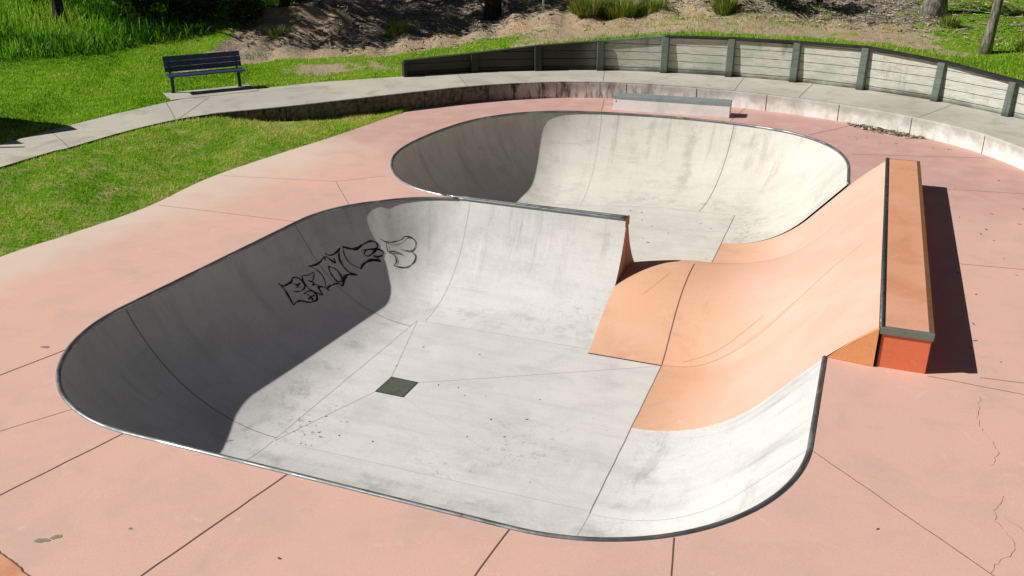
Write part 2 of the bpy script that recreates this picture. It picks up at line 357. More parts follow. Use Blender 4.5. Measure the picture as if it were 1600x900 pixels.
def th_front(p):
    if p[1] > 10 and p[0] > -1: return TH
    if p[0] > -2.3 and p[1] < 10: return lerp(R(66), TH, sstep(6.4, 8.6, p[1]))
    if p[0] < -4.4 and p[1] > 9.5: return lerp(R(70), R(58), sstep(9.5, 12.5, p[1])) if p[0] < -8.2 else (lerp(R(58), R(61), sstep(-8.2, -6.6, p[0])) if p[0] < -6.6 else lerp(R(61), R(76), sstep(-6.6, -4.4, p[0])))
    return None
def th_rear(p):
    if p[0] > -2.5 and p[1] > 17: return lerp(R(72), TH, sstep(22.0, 19.6, p[1])) if p[1] > 19.6 else TH
    return None
def th_rear(p):
    if p[0] > -2.5 and p[1] > 17: return lerp(R(70), TH, 1 - sstep(19.4, 22.1, p[1]))
    return None
GF = wall_grid(front_rim, FRONT_FLOOR, th_front); GR = wall_grid(rear_rim, REAR_FLOOR, th_rear, lambda x: rear_depth(x))
def grid_mb(G, mb=None):
    mb = mb or MB(); n = len(G[0])
    return mb.add([p for r in G for p in r], [(i*n+k, (i+1)*n+k, (i+1)*n+k+1, i*n+k+1) for i in range(len(G)-1) for k in range(n-1)])
def grid_normal(G, i, k):
    i0, i1 = max(0, i-1), min(len(G)-1, i+1); k0, k1 = max(0, k-1), min(len(G[0])-1, k+1)
    a = G[i1][k] - G[i0][k]; b = G[i][k1] - G[i][k0]; nn = a.cross(b)
    if nn.length < 1e-9: return Vector((0, 0, 1))
    nn.normalize(); return nn if nn.z > 0 or (nn.z == 0) else -nn
def nearest_i(rim, p): return min(range(len(rim)), key=lambda i: (rim[i][0]-p[0])**2 + (rim[i][1]-p[1])**2)
def seam(mb, G, i, mi, w=.012, k0=0, k1=NP):
    mb.ribbon([G[i][k] for k in range(k0, k1+1)], [grid_normal(G, i, k) for k in range(k0, k1+1)], w, .003, mi)
def level_seam(mb, G, i0, i1, k, mi, w=.01):
    mb.ribbon([G[i][k] for i in range(i0, i1+1)], [grid_normal(G, i, k) for i in range(i0, i1+1)], w, .003, mi)
UP = Vector((0, 0, 1))
def wob(a, b, n=20, amp=.008, z=0):
    out = []
    for k in range(n+1):
        p = Vector(a).lerp(Vector(b), k/n); out.append(Vector((p.x + random.uniform(-amp, amp), p.y + random.uniform(-amp, amp), z)))
    return out

# ------------------------------------------------------------------ the bowl
bowl = empty('skate_bowl', (-4.5, 10, 0), label='pale concrete skate bowl of two basins with steel coping sunk in the pink deck', cat='skate bowl')
def put(o):                                 # parent while keeping world coordinates
    o.parent = bowl; o.location = -bowl.location; return o
mb = grid_mb(GF)
FZ = -D
mb.add([(x, y, FZ) for x, y in [FRONT_FLOOR[0], FRONT_FLOOR[1], (SPX, 12.6), (SPX, 12.46), (-2.3, 12.46), FRONT_FLOOR[3]]], [tuple(range(6))[::-1]])
mb.add([(-2.3, 8.58, FZ), (-2.3, Y0, FZ), (-2.29, Y0, FZ)], [(0, 1, 2)])
def fl(a, b, mi=1, w=.010, amp=.004): mb.ribbon(wob((a[0], a[1], 0), (b[0], b[1], 0), 14, amp, FZ), UP, w, .003, mi)
for a, b in (((-6.62, 8.62), (-6.47, 12.55)), ((-6.4, 12.58), (SPX, 12.57)), ((-6.6, 8.60), (-2.3, 8.62)), ((-6.6, 8.6), (-5.99, 10.2)),
             ((-6.46, 12.55), (-5.97, 10.68)), ((-5.53, 10.2), (-2.6, 8.7)), ((-5.52, 10.66), (-2.35, 12.4))): fl(a, b, 1, .008)
fl((-2.3, 8.5), (-2.3, 12.46), 2, .012)
for p, mi, k0 in (((-8.89, 8.75), 2, 0), ((-8.60, 12.42), 2, 0), ((-6.3, 14.6), 1, 0), ((-6.6, 6.25), 1, 0), ((-2.3, 6.22), 1, 0), ((-.01, 8.5), 1, 0)):
    seam(mb, GF, nearest_i(front_rim, p), mi, .012 if mi == 2 else .009, k0)
mbF = mb
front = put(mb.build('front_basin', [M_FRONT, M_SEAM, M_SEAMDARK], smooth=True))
mb = grid_mb(GR)
mb.add([(x, y, -rear_depth(x)) for x, y in REAR_FLOOR], [tuple(t) for t in tessellate_polygon([[Vector((x, y, 0)) for x, y in REAR_FLOOR]])])
def fl(a, b, mi=1, w=.010, amp=.004): mb.ribbon([Vector((p.x, p.y, -rear_depth(p.x))) for p in wob((a[0], a[1], 0), (b[0], b[1], 0), 14, amp, FZ)], UP, w, .003, mi)
fl((-2.3, 16.7), (-2.3, 19.9), 2, .014); fl((-6.6, 19.9), (-3.9, 20.13)); fl((-3.9, 20.13), (-2.3, 19.9)); fl((-6.9, 18.4), (-2.35, 18.75)); fl((-6.5, 16.75), (-3.5, 16.75))
for p, mi in (((-8.83, 16.3), 1), ((-8.2, 21.2), 1), ((-6.05, 22.2), 1), ((-2.8, 22.2), 2), ((-9.1, 18.8), 1)):
    seam(mb, GR, nearest_i(rear_rim, p), mi, .014)
rear = put(mb.build('rear_basin', [M_REAR, M_SEAM, M_SEAMDARK], smooth=True))
def wall_attrs(o, rim):
    n_ = len(o.data.vertices); al, up = np.zeros(n_), np.zeros(n_); acc = 0
    for i in range(len(rim)):
        if i: acc += math.dist(rim[i], rim[i-1])
        al[i*(NP+1):(i+1)*(NP+1)] = acc; up[i*(NP+1):(i+1)*(NP+1)] = np.arange(NP+1)/NP
    for nm, dat in (('along', al), ('up', up)):
        a = o.data.attributes.new(nm, 'FLOAT', 'POINT'); a.data.foreach_set('value', dat.astype(np.float32))
wall_attrs(front, front_rim); wall_attrs(rear, rear_rim)
# spine: narrow concrete top and cut end
mb = MB(); ft = [Vector((p[0], p[1], -.001)) for p in front_rim[:25]]; rt = [Vector((p[0], p[1], -.001)) for p in rear_rim[:25]]
mb.add(ft + rt, [(i, i+1, 25+i+1, 25+i) for i in range(24)])
fp = [p.copy() for p in GF[0]]; rp = [p.copy() for p in GR[0]]
for p in fp + rp: p.x = SPX + .001
N_ = len(fp); mb.add(fp + rp, [(k, k+1, N_+k+1, N_+k) for k in range(N_-1)], 1)
mid = [(f.lerp(r_, .5)) for f, r_ in zip(fp, rp)][6:]; mb.ribbon([Vector((SPX+.002, m.y + .02, m.z)) for m in mid], Vector((1, 0, 0)), .014, .002, 2)
put(mb.build('spine', [M_REAR, M_SPINE_END, M_GAP]))
# copings
def coping(pts, name='coping', r=.030, z=-.008, mat=None):
    return put(MB().tube([(p[0], p[1], z) for p in pts], r, 10).build(name, mat or M_COPING, smooth=True))
i_s = 24
coping(front_rim[i_s+1:]); coping(rear_rim[i_s+1:])
coping([(p[0], p[1] + .012, 0) for p in front_rim[:i_s+2]], r=.033, z=.004); coping([(p[0], p[1] + .012, 0) for p in rear_rim[:i_s+2]], r=.033, z=.004)
MBc = MB().box((SPX-.01, 14.53, -.12), (SPX+.012, 14.73, .03)); put(MBc.build('coping_end_plate', M_RUST))

# orange roll-over and quarter pipe (one continuous pour)
HT = [(12.46, -1.5), (12.75, -1.36), (13.1, -1.13), (13.5, -.92), (13.95, -.785), (14.45, -.725), (14.85, -.73), (15.15, -.80), (15.5, -.99), (15.9, -1.25), (16.3, -1.43), (16.72, -1.5)]
hc = catmull(HT, .08); hy = [p[0] for p in hc]; hz = [max(-1.5, p[1]) for p in hc]
def hump(y): return -1.5 if y <= hy[0] or y >= hy[-1] else float(np.interp(y, hy, hz))
PR = profile(2.3, TH, 40)
qx = [-2.3 + d for d, z in PR] + [.28, .56]; qz = [z for d, z in PR] + [.275, .515]
def quarter(x): return float(np.interp(x, qx, qz))
def osurf(x, y):
    h = hump(y) + 1.5
    if x < -2.3: return -1.5 + h * (1 - .24 * sstep(-2.3, SPX, x)) if False else -1.5 + h * (1 - .27 * min(1, max(0, (-2.3 - x) / 1.16)) ** 1.5)
    q = (quarter(x) + 1.5) / 2.015; return -1.5 + 2.015 * q + h * (1 - q) ** 1.35
def onormal(x, y):
    e = .01; return Vector((-(osurf(x+e, y) - osurf(x-e, y)) / (2*e), -(osurf(x, y+e) - osurf(x, y-e)) / (2*e), 1)).normalized()
quarter_pipe = empty('quarter_pipe', (-.5, 14.3, 0), label='orange painted quarter pipe with a rounded roll-over hump joining the two pale basins', cat='quarter pipe')
def putq(o): o.parent = quarter_pipe; o.location = -quarter_pipe.location; return o
mb = MB()
ys = sorted(set([round(y, 4) for y in np.linspace(Y0, Y1, 110)] + [12.46, 16.72])); xs = qx
mb.add([(x, y, osurf(x, y)) for x in xs for y in ys], [(i*len(ys)+k, (i+1)*len(ys)+k, (i+1)*len(ys)+k+1, i*len(ys)+k+1) for i in range(len(xs)-1) for k in range(len(ys)-1)])
ysh = [y for y in ys if 12.4 <= y <= 16.75]; xh = list(np.linspace(SPX, -2.3, 14))
mb.add([(x, y, osurf(x, y) - .16*sstep(15.6, 16.6, y)*sstep(2.3, 2.6, -x)) for x in xh for y in ysh], [(i*len(ysh)+k, (i+1)*len(ysh)+k, (i+1)*len(ysh)+k+1, i*len(ysh)+k+1) for i in range(len(xh)-1) for k in range(len(ysh)-1)])
def oline(pts, w, mi, lift=.003): mb.ribbon([Vector((x, y, osurf(x, y))) for x, y in pts], [onormal(x, y) for x, y in pts], w, lift, mi)
cv = lambda P, s=.1: [tuple(p) for p in catmull(P, s)]
oline([(-2.3, y) for y in np.linspace(12.46, 14.8, 40)], .016, 1)
oline(cv([(-2.3, 12.46), (-1.7, 12.5), (-1.1, 12.75), (-.4, 13.2), (.5, 14.1)]), .007, 2)
oline(cv([(-2.0, 12.55), (-1.5, 12.75), (-.95, 13.15)]), .006, 2)
oline(cv([(-2.3, 14.98), (-1.7, 15.0), (-1.0, 15.2), (-.3, 15.7), (.3, 16.5)]), .006, 2)
oline(cv([(-2.9, 13.7), (-2.75, 14.0), (-2.62, 14.35)]), .007, 2)
oline([(-3.4, 14.9), (-2.4, 14.85)], .006, 2)
oline(cv([(-1.25, 12.72), (-.9, 12.92), (-.55, 13.12)]), .010, 3)
putq(mb.build('ramp_surface', [M_ORANGE, M_JOINT, NT('hairline scuff', .9, .1).color((.52, .25, .13)), M_PALELINE], smooth=True))
for y, sgn in ((Y0 - .001, 1), (Y1 + .001, -1)):
    tri = [(0.03, y, .004), (.545, y, .004), (.545, y, .50), (.28, y, .27)]
    if y < 12: tri = [(0.03, y - .002, .004), (.545, y - .055, .004), (.545, y - .055, .50), (.28, y - .03, .272)]
    m = MB().add(tri, [(0, 1, 2, 3) if sgn > 0 else (3, 2, 1, 0)])
    if y < 12: m.add([(.03, y-.002, .004), (.28, y-.03, .272), (.545, y-.055, .5), (.545, y+.02, .5), (.28, y+.02, .272), (.03, y+.02, .004)], [(0, 5, 4, 1), (1, 4, 3, 2)])
    putq(m.build('end_face', M_BURNT))

# raised ledge
LX0, LX1, LY0, LY1, LZ = .575, 1.13, 10.52, 18.22, .515
ledge = empty('raised_ledge', (.85, 14.4, 0), label='long raised concrete ledge in orange and red with steel edges above the quarter pipe', cat='ledge')
def putl(o): o.parent = ledge; o.location = -ledge.location; return o
mb = MB().box((LX0+.005, LY0+.02, -.02), (LX1-.015, LY1, LZ-.012)); putl(mb.build('body', M_VERM, bevel=.008))
putl(MB().box((LX0+.03, LY0+.06, LZ-.03), (LX1-.055, LY1-.01, LZ)).build('top_panel', M_LEDGETOP))
putl(MB().tube([(LX0-.005, LY0+.01, LZ-.012), (LX0-.005, LY1, LZ-.012)], .034, 10).build('steel_coping', M_DARKSTEEL, smooth=True))
mb = MB().box((LX1-.057, LY0+.055, LZ-.06), (LX1+.002, LY1-.005, LZ+.006)); putl(mb.build('edge_angle', M_RUST, bevel=.004))
mb = MB().box((LX0-.02, LY0-.004, LZ-.085), (LX1+.006, LY0+.056, LZ+.004)); putl(mb.build('front_angle', M_GREENSTEEL, bevel=.008))
putl(MB().box((LX0+.02, LY1-.01, LZ-.05), (LX1, LY1+.004, LZ+.003)).build('rear_angle', M_RUST))
putl(MB().box((.548, LY0+.005, -.01), (.580, LY0+.05, LZ-.08)).build('joint', M_GAP))

# drain cover
dr = [(-5.99, 10.2), (-5.53, 10.2), (-5.52, 10.67), (-5.97, 10.68)]
drain = empty('drain_cover', (-5.75, 10.44, FZ), label='square green-grey metal drain cover in the pale floor of the front basin', cat='drain cover')
mb = MB().add([(x+5.75, y-10.44, .004) for x, y in dr] + [(x*.93, y*.93, .004) for x, y in [(a+5.75, b-10.44) for a, b in dr]], [(0,1,5,4),(1,2,6,5),(2,3,7,6),(3,0,4,7)]); mb.build('frame', M_DARKSTEEL, drain)
mb = MB().box((-.225, -.225, -.01), (.22, .22, .003))
for i in range(9):
    for j in range(9):
        x, y = -.19 + i*.047, -.19 + j*.047; mb.box((x-.013, y-.004 if (i+j) % 2 else y-.013, .003), (x+.013, y+.004 if (i+j) % 2 else y+.013, .006))
mb.build('plate', M_GRATE, drain)

# ------------------------------------------------------------------ paths, deck, walls
PZ = .42
left_edge = catmull([(-12.6, -14), (-12.4, -4), (-12.2, 4), (-11.98, 9.2), (-11.75, 10.6), (-11.52, 12.2), (-11.62, 14.06), (-11.38, 15.9), (-11.05, 17.7), (-10.8, 19.6), (-10.62, 20.84)], .3)
F_left = catmull([(-15.2, -14), (-14.9, 0), (-14.72, 12.1), (-14.6, 13.6), (-14.48, 15.2), (-14.2, 16.4), (-13.75, 17.2), (-13.08, 17.9), (-12.34, 18.74), (-11.53, 19.75), (-10.68, 20.8)], .15)
F_right = catmull([(-10.68, 20.8), (-9.74, 21.9), (-8.72, 22.8), (-7.64, 23.45), (-6.51, 23.84), (-5.4, 24.02), (-4.2, 24.05), (-3.0, 23.98), (-1.5, 23.66), (.0, 23.12), (1.2, 22.45), (2.2, 21.65), (3.09, 20.4), (3.8, 18.8), (4.3, 16.6), (4.7, 13), (4.9, 6), (5, -14)], .15)
F = [tuple(p) for p in F_left] + [tuple(p) for p in F_right[1:]]
B_pts = [(-16.9, -14), (-16.3, 0), (-16.07, 13.2), (-16.0, 15), (-15.85, 16.4), (-15.55, 18.0), (-15.0, 19.2), (-14.25, 20.2), (-13.5, 21.2), (-12.7, 21.9), (-11.75, 22.74)]
B_pts2 = [(-11.75, 22.74), (-10.25, 24.0), (-8.67, 24.86), (-7.05, 25.53), (-5.3, 25.82), (-3.52, 25.88), (-1.81, 25.74), (-.11, 25.31), (1.64, 24.5), (3.1, 23.36), (4.45, 21.9), (5.5, 20), (6.2, 17.5), (6.7, 13), (6.9, 6), (7, -14)]
WALL_POSTS = list(zip(B_pts2[:12], [.40, .49, .66, .78, .965, 1.0, 1.015, 1.04, .92, .77, .60, .42]))
deck_outer = [tuple(p) for p in left_edge] + [tuple(p) for p in F_right[1:]]
hole = [(0, Y0), *reversed(front_rim[24:-1]), *rear_rim[24:-1], (0, Y1)]
polys = [[Vector((x, y, 0)) for x, y in deck_outer], [Vector((x, y, 0)) for x, y in hole]]
tris = tessellate_polygon(polys); flat = polys[0] + polys[1]
mb = MB(); mb.add(flat, [t if (flat[t[1]]-flat[t[0]]).cross(flat[t[2]]-flat[t[0]]).z > 0 else t[::-1] for t in tris])
def joint(a, b, w=.013, mi=1, amp=.004):
    L = (Vector(b)-Vector(a)).length; mb.ribbon(wob((*a, 0), (*b, 0), max(4, int(L/.15)), amp, 0), UP, w, .003, mi)
joint((-8.62, 7.62), (-9.62, 4.1), .014); joint((-6.66, 6.24), (-7.35, 3.5), .014); joint((-4.67, 6.225), (-5.25, 3.2), .015); joint((-2.38, 6.21), (-2.6, 3.2), .013)
joint((-1.0, 6.60), (-.62, 4.2), .013); joint((.01, 8.43), (2.6, 6.1), .009); joint((1.14, 10.5), (4.8, 10.2), .008); joint((1.7, 10.67), (4.8, 10.95), .008)
joint((-8.62, 12.5), (-11.4, 12.4), .007); joint((-9.2, 14.75), (-8.5, 15.4), .007); joint((-9.2, 14.75), (-8.25, 13.6), .007); joint((-9.2, 14.75), (-11.5, 14.3), .006)
joint((-.08, 20.3), (2.6, 21.0), .010); joint((1.68, 14.4), (4.5, 14.7), .009); joint((1.68, 18.36), (4.0, 18.7), .009)
joint((-2.92, 22.4), (-2.77, 24.0), .012); joint((-1.05, 21.7), (-.1, 23.1), .012); joint((-6.1, 22.35), (-6.4, 23.7), .012); joint((-7.45, 6.55), (-8.6, 4.6), .006, 1)
for P in ([(1.66, 10.2), (1.62, 9.6), (1.75, 9.1), (1.66, 8.75)], [(1.75, 8.3), (1.62, 7.9), (1.75, 7.5), (1.55, 7.1), (1.6, 6.7), (1.3, 6.2)], [(1.68, 7.95), (1.9, 7.75), (2.3, 7.6)]):
    q = [(p[0] + random.uniform(-.02, .02), p[1] + random.uniform(-.02, .02), 0) for p in catmull(P, .05)]; mb.ribbon(q, UP, [random.uniform(.0008, .004) for _ in q], .003, 1)
def blot(cx, cy, rx, ry, rot, mi, n=22):
    ph = [random.uniform(0, 6.3) for _ in range(3)]; vs = []
    for k in range(n):
        a = 2*math.pi*k/n; r_ = 1 + .18*math.sin(2*a+ph[0]) + .12*math.sin(3*a+ph[1]) + .08*math.sin(5*a+ph[2]); x, y = rx*r_*math.cos(a), ry*r_*math.sin(a)
        vs.append((cx + x*math.cos(rot) - y*math.sin(rot), cy + x*math.sin(rot) + y*math.cos(rot), .003))
    mb.add(vs, [tuple(range(n))], mi)
for a in ((-6.10, 4.62, .06, .03, .3, 2), (-6.02, 4.70, .045, .028, .5, 2), (-5.5, 5.02, .02, .012, .2, 2), (-4.05, 5.15, .018, .010, .1, 3), (-8.95, 7.45, .05, .03, .4, 2), (.65, 7.35, .016, .009, 1, 3)): blot(*a)
mb.add([(-6.9, 4.50, .004), (-6.2, 4.34, .004), (-5.85, 4.24, .004), (-4.6, 3.9, .004), (-4.6, 2.2, .004), (-6.9, 2.2, .004)], [(5, 4, 3, 2, 1, 0)], 4)
mb.ribbon([(p[0] + random.uniform(-.01, .01), p[1] + random.uniform(-.01, .01), 0) for p in catmull([(-6.9, 4.5), (-6.2, 4.34), (-5.85, 4.24), (-4.6, 3.9)], .04)], UP, .012, .008, 1)
M_CHIP = NT('grey chipped paint', .9, .1).color((.25, .245, .20)); M_PALECHIP = NT('pale chip', .9, .1).color((.55, .5, .44))
tag(mb.build('deck', [M_DECK, M_JOINT, M_CHIP, M_DARKSTEEL, M_LEDGETOP]), kind='structure')

# path: loft front edge -> back edge
def loft(mb, A, Bc, za, zb, n, rows, mi=0):
    A, Bc = resample(A, n), resample(Bc, n); vs = []
    for i in range(n):
        for k in range(rows+1):
            p = A[i]*(1-k/rows) + Bc[i]*(k/rows); vs.append((p[0], p[1], lerp(za[i], zb[i], k/rows)))
    m = rows+1; mb.add(vs, [(i*m+k, i*m+k+1, (i+1)*m+k+1, (i+1)*m+k) for i in range(n-1) for k in range(rows)], mi)
mb = MB()
def split(P, k): return P
BL = [tuple(p) for p in catmull(B_pts[:5], .3)] + B_pts[5:]; BR = [tuple(p) for p in catmull(B_pts2, .2)]
loft(mb, [tuple(p) for p in F_left], BL, [PZ]*260, [PZ]*260, 260, 2); loft(mb, [tuple(p) for p in F_right], BR, [PZ]*300, [PZ]*300, 300, 2)
for a, b in (((-14.22, 16.4), (-15.75, 17.9)), ((-14.6, 13.7), (-16.0, 14.6)), ((-14.2, 16.5), (-15.0, 18.6)), ((-14.8, 9), (-16.15, 9)), ((-9.6, 22.05), (-10.6, 23.6)), ((-1.5, 23.7), (-1.3, 25.6)), ((-6.5, 23.85), (-6.9, 25.5)), ((-3.1, 23.98), (-3.1, 25.8)), ((1.2, 22.45), (2.0, 24.2))):
    mb.ribbon(wob((*a, 0), (*b, 0), 10, .006, PZ), UP, .014, .003, 1)
mb.box((0, 0, -.1), (2.15, .9, .008), 0, Matrix.Translation((-16.28, 18.5, PZ)) @ Matrix.Rotation(math.atan2(1.62, 1.25), 4, 'Z') @ Matrix.Translation((0, -.82, 0)))
tag(mb.build('path', [M_PATH, NT('path joint', .95).color((.16, .14, .12))]), kind='structure')
# seating wall face under the path's front edge
i0 = nearest_i(F, (-13.85, 17.1)); WF = F[i0:]
mb = MB(); nW = len(WF); vs = []
ins = []
for i in range(nW):
    t = Vector(WF[min(i+1, nW-1)]) - Vector(WF[max(i-1, 0)]); nr = Vector((t.y, -t.x)).normalized(); ins.append(nr)
    p = Vector(WF[i])
    for off, z in ((.0, -.1), (.004, PZ-.05), (-.004, PZ-.015), (-.012, PZ+.003), (-.05, PZ+.003)): q = p + nr*off; vs.append((q.x, q.y, z))
mb.add(vs, [(i*5+k, (i+1)*5+k, (i+1)*5+k+1, i*5+k+1) for i in range(nW-1) for k in range(4)])
acc = 0
for i in range(1, nW):
    acc += (Vector(WF[i])-Vector(WF[i-1])).length
    if acc > 1.72:
        acc = 0; p = Vector(WF[i]); nr = ins[i]
        mb.ribbon([(p.x+nr.x*.003, p.y+nr.y*.003, 0), (p.x+nr.x*.005, p.y+nr.y*.005, PZ-.03)], Vector((nr.x, nr.y, 0)), .014, .003, 1)
tag(mb.build('seating_wall', [M_WALL, M_GAP], smooth=False), 'low curved concrete wall with dark stains between the pink deck and the path', 'wall')

# verge between deck and path
nv = 160; Fv = resample(F_left, nv); zb = [interp([(-20, .40), (16.4, .40), (17.2, .36), (17.9, .16), (18.8, .05), (20.9, .0)], p[1]) for p in Fv]
LE = resample(left_edge, nv)
mb = MB(); rows = 16; vs = []; VZ = {}
def vnoise(x, y): return .025*math.sin(x*1.7+y*.9) + .02*math.sin(y*2.3-x*1.1) + .012*math.sin(5*x+3*y)
for i in range(nv):
    for k in range(rows+1):
        t = k/rows; p = LE[i]*(1-t) + (Fv[i])*t; z = zb[i]*(t**1.1) + vnoise(p[0], p[1])*math.sin(math.pi*t) - (.012 if k in (0, rows) else 0) ; vs.append((p[0], p[1], z))
mb.add(vs, [(i*(rows+1)+k, (i+1)*(rows+1)+k, (i+1)*(rows+1)+k+1, i*(rows+1)+k+1)[::-1] for i in range(nv-1) for k in range(rows)])
tag(mb.build('verge', M_VERGE, smooth=True), kind='structure')
VERGE = np.array(vs).reshape(nv, rows+1, 3)

# ------------------------------------------------------------------ terrain outside the path
CEN = Vector((-5., 10.))
inner = [(-17.05, -14.2)] + [(p[0]-.02, p[1]+.01) for p in BL[1:-1]] + BR[:-1] + [(7.2, -14)] + line((7.2, -14.2), (-17.05, -14.2), 14)[:-1]
inner = [tuple(p) for p in resample(inner + [inner[0]], 620)][:-1]
px_, ph_ = [], []
wp = np.array([p for p, h in WALL_POSTS]); wh = np.array([.02, .22, .52, .74, .93, .98, 1.0, 1.02, .90, .74, .57, .40])
def wall_h(p):
    """height of the retained ground behind the timber wall at p"""
    best = 1e9; out = 0
    for i in range(len(wp)-1):
        a, b = wp[i], wp[i+1]; t = np.clip(np.dot(np.array(p)-a, b-a)/np.dot(b-a, b-a), 0, 1); d = np.linalg.norm(a+(b-a)*t-np.array(p))
        if d < best: best, out = d, lerp(wh[i], wh[i+1], t) if 0 < t < 1 else (wh[i] if t == 0 else wh[i+1])
    e = np.clip(1 - (best-.1)/1.2, 0, 1); return out*e
sh = []; outdir = []
for p in inner:
    v = Vector(p)-CEN; v.normalize(); outdir.append(v)
    sh.append(max(0., wall_h(p)-.05) + (PZ-.015 if p[1] > -13.5 else -.02))
iang = np.unwrap(np.array([math.atan2(p[1]-CEN.y, p[0]-CEN.x) for p in inner]))
def rel(x, y, i=None):
    a = math.atan2(y-CEN.y, x-CEN.x)
    d = np.abs((iang-a+math.pi) % (2*math.pi) - math.pi); i = int(d.argmin()); r0 = math.hypot(inner[i][0]-CEN.x, inner[i][1]-CEN.y)
    return math.hypot(x-CEN.x, y-CEN.y)-r0, sh[i]
def g2(x, y, cx, cy, sx_, sy_, rot=0):
    dx, dy = x-cx, y-cy; u = dx*math.cos(rot)+dy*math.sin(rot); v = -dx*math.sin(rot)+dy*math.cos(rot); return math.exp(-(u/sx_)**2-(v/sy_)**2)
def bumps(x, y, d):
    b = .05*math.sin(.9*x+.4*y) + .04*math.sin(.7*y-1.1*x+2) + .02*math.sin(2.7*x+1.9*y)
    b += .55*g2(x, y, -17.6, 27.3, 2.4, 1.3, .5) + .3*g2(x, y, -13.2, 26.8, 1.6, .9, .5) - .25*g2(x, y, -15.2, 27.5, 1.2, 1.5) + .5*g2(x, y, -24, 25, 5, 3.5, .5)
    b += .35*g2(x, y, -4, 31, 6, 2) + .25*g2(x, y, -9.5, 28.8, 2, 1)
    rough = sstep(1.5, 4.5, d)*.075; b += rough*dirt_w(x, y, d)*(math.sin(5.1*x+2.2*y)+math.sin(4.3*y-3.1*x)+.7*math.sin(9*x-7*y))
    return b*sstep(.2, 3.5, d)
def tz(x, y, d=None, s=None):
    if d is None: d, s = rel(x, y)
    return s + .055*d*sstep(0, 3, d) + .10*max(0, d-9) * sstep(9, 14, d) + bumps(x, y, d) if d < 40 else s + .055*d + .10*31 + bumps(x, y, d)
def dirt_w(x, y, d):
    """0 grass .. 1 bare ground"""
    w = .0
    w = max(w, sstep(2.4, 3.4, d) * sstep(-19.5, -18.0, x + .25*(y-25)) * (1 - .85*sstep(-.5, 1.8, x + .12*(y-27))))
    w = max(w, .75*g2(x, y, -14.3, 22.6, 1.3, .9, .8), .55*g2(x, y, -13.2, 23.6, 1.6, 1.0, .6), .5*g2(x, y, -15.2, 24.3, 1.5, .5, .7), .6*g2(x, y, 1.6, 26.5, 1.8, .5, -.6), .8*g2(x, y, 5.2, 28.2, 1.3, .8), .45*g2(x, y, -20.5, 15.5, .8, .4))
    if y > 20: w = max(w, .62*sstep(.5, 1.7, d)*sstep(-12, -9, x) * (1-.45*sstep(.5, 2.8, x)), .30*sstep(-14, -11, x)*sstep(.2, .9, d))
    return w
def litter_w(x, y, d):
    return max(.85*sstep(2.4, 4.2, d)*sstep(-7.5, -3, x), .56*sstep(2.7, 4.0, d)*(1-sstep(-11.5, -9, x)) * (1 - g2(x, y, -17.8, 26.2, 1.6, .9, .5)))*(1-.6*sstep(1, 3, x))
ds = [0.]
while ds[-1] < 110: ds.append(ds[-1] + .14 + .032*ds[-1])
mb = MB(); vs, dv, lv = [], [], []
for i, p in enumerate(inner):
    for d in ds:
        x, y = p[0]+outdir[i].x*d, p[1]+outdir[i].y*d; vs.append((x, y, tz(x, y, d, sh[i]))); dv.append(dirt_w(x, y, d)); lv.append(litter_w(x, y, d))
nd = len(ds); nI = len(inner)
mb.add(vs, [(i*nd+k, i*nd+k+1, ((i+1) % nI)*nd+k+1, ((i+1) % nI)*nd+k)[::1] for i in range(nI) for k in range(nd-1)])
terr = mb.build('ground', M_GROUND, smooth=True); tag(terr, kind='structure')
for nm, dat in (('dirt', dv), ('litter', lv)):
    a = terr.data.attributes.new(nm, 'FLOAT', 'POINT'); a.data.foreach_set('value', dat)
INN = np.array(inner)
def tz_many(X, Y):
    out = np.empty(len(X)); dd = np.empty(len(X))
    for i in range(len(X)):
        d, s = rel(X[i], Y[i]); out[i] = tz(X[i], Y[i], d, s); dd[i] = d
    return out, dd

# ------------------------------------------------------------------ grass
def blades(X, Y, Z, h, w, lean, tint, mat, name, label, cat, seg=1):
    n = len(X); a = rng.uniform(0, 2*np.pi, n); la = rng.uniform(0, 2*np.pi, n); ln = lean*rng.random(n)
    base = np.stack([X, Y, Z-.01], 1); side = np.stack([np.cos(a), np.sin(a), np.zeros(n)], 1)*(w[:, None]/2)
    tip = base + np.stack([np.cos(la)*ln*h, np.sin(la)*ln*h, h*np.sqrt(np.maximum(.1, 1-ln*ln*.8))], 1)
    if seg == 1: V = np.stack([base-side, base+side, tip], 1).reshape(-1, 3); k = 3
    else:
        mid_ = base*.45 + tip*.55; mid_[:, 2] += h*.18
        q = np.stack([base-side, base+side, mid_+side*.8, mid_-side*.8], 1); t = np.stack([mid_-side*.8, mid_+side*.8, tip, tip], 1)
        t[:, 3] = tip + side*.05; V = np.concatenate([q, t], 0).reshape(-1, 3); k = 4; tint = np.concatenate([tint, tint])
    o = np_mesh(name, V, k, mat, attr=tint); return tag(o, label, cat, kind='stuff')
def clump(X, Y, seed): return patchy(X, Y, 5.5, seed)
def patchy(X, Y, s=1., seed=0):
    r_ = np.random.default_rng(seed); v = np.zeros(len(X))
    for _ in range(14):
        k = r_.uniform(.4, 3.2)*s; a = r_.uniform(0, 6.28); v += np.sin(k*(X*np.cos(a)+Y*np.sin(a)) + r_.uniform(0, 6.28))/(.7+k*.5)
    return v/2.6
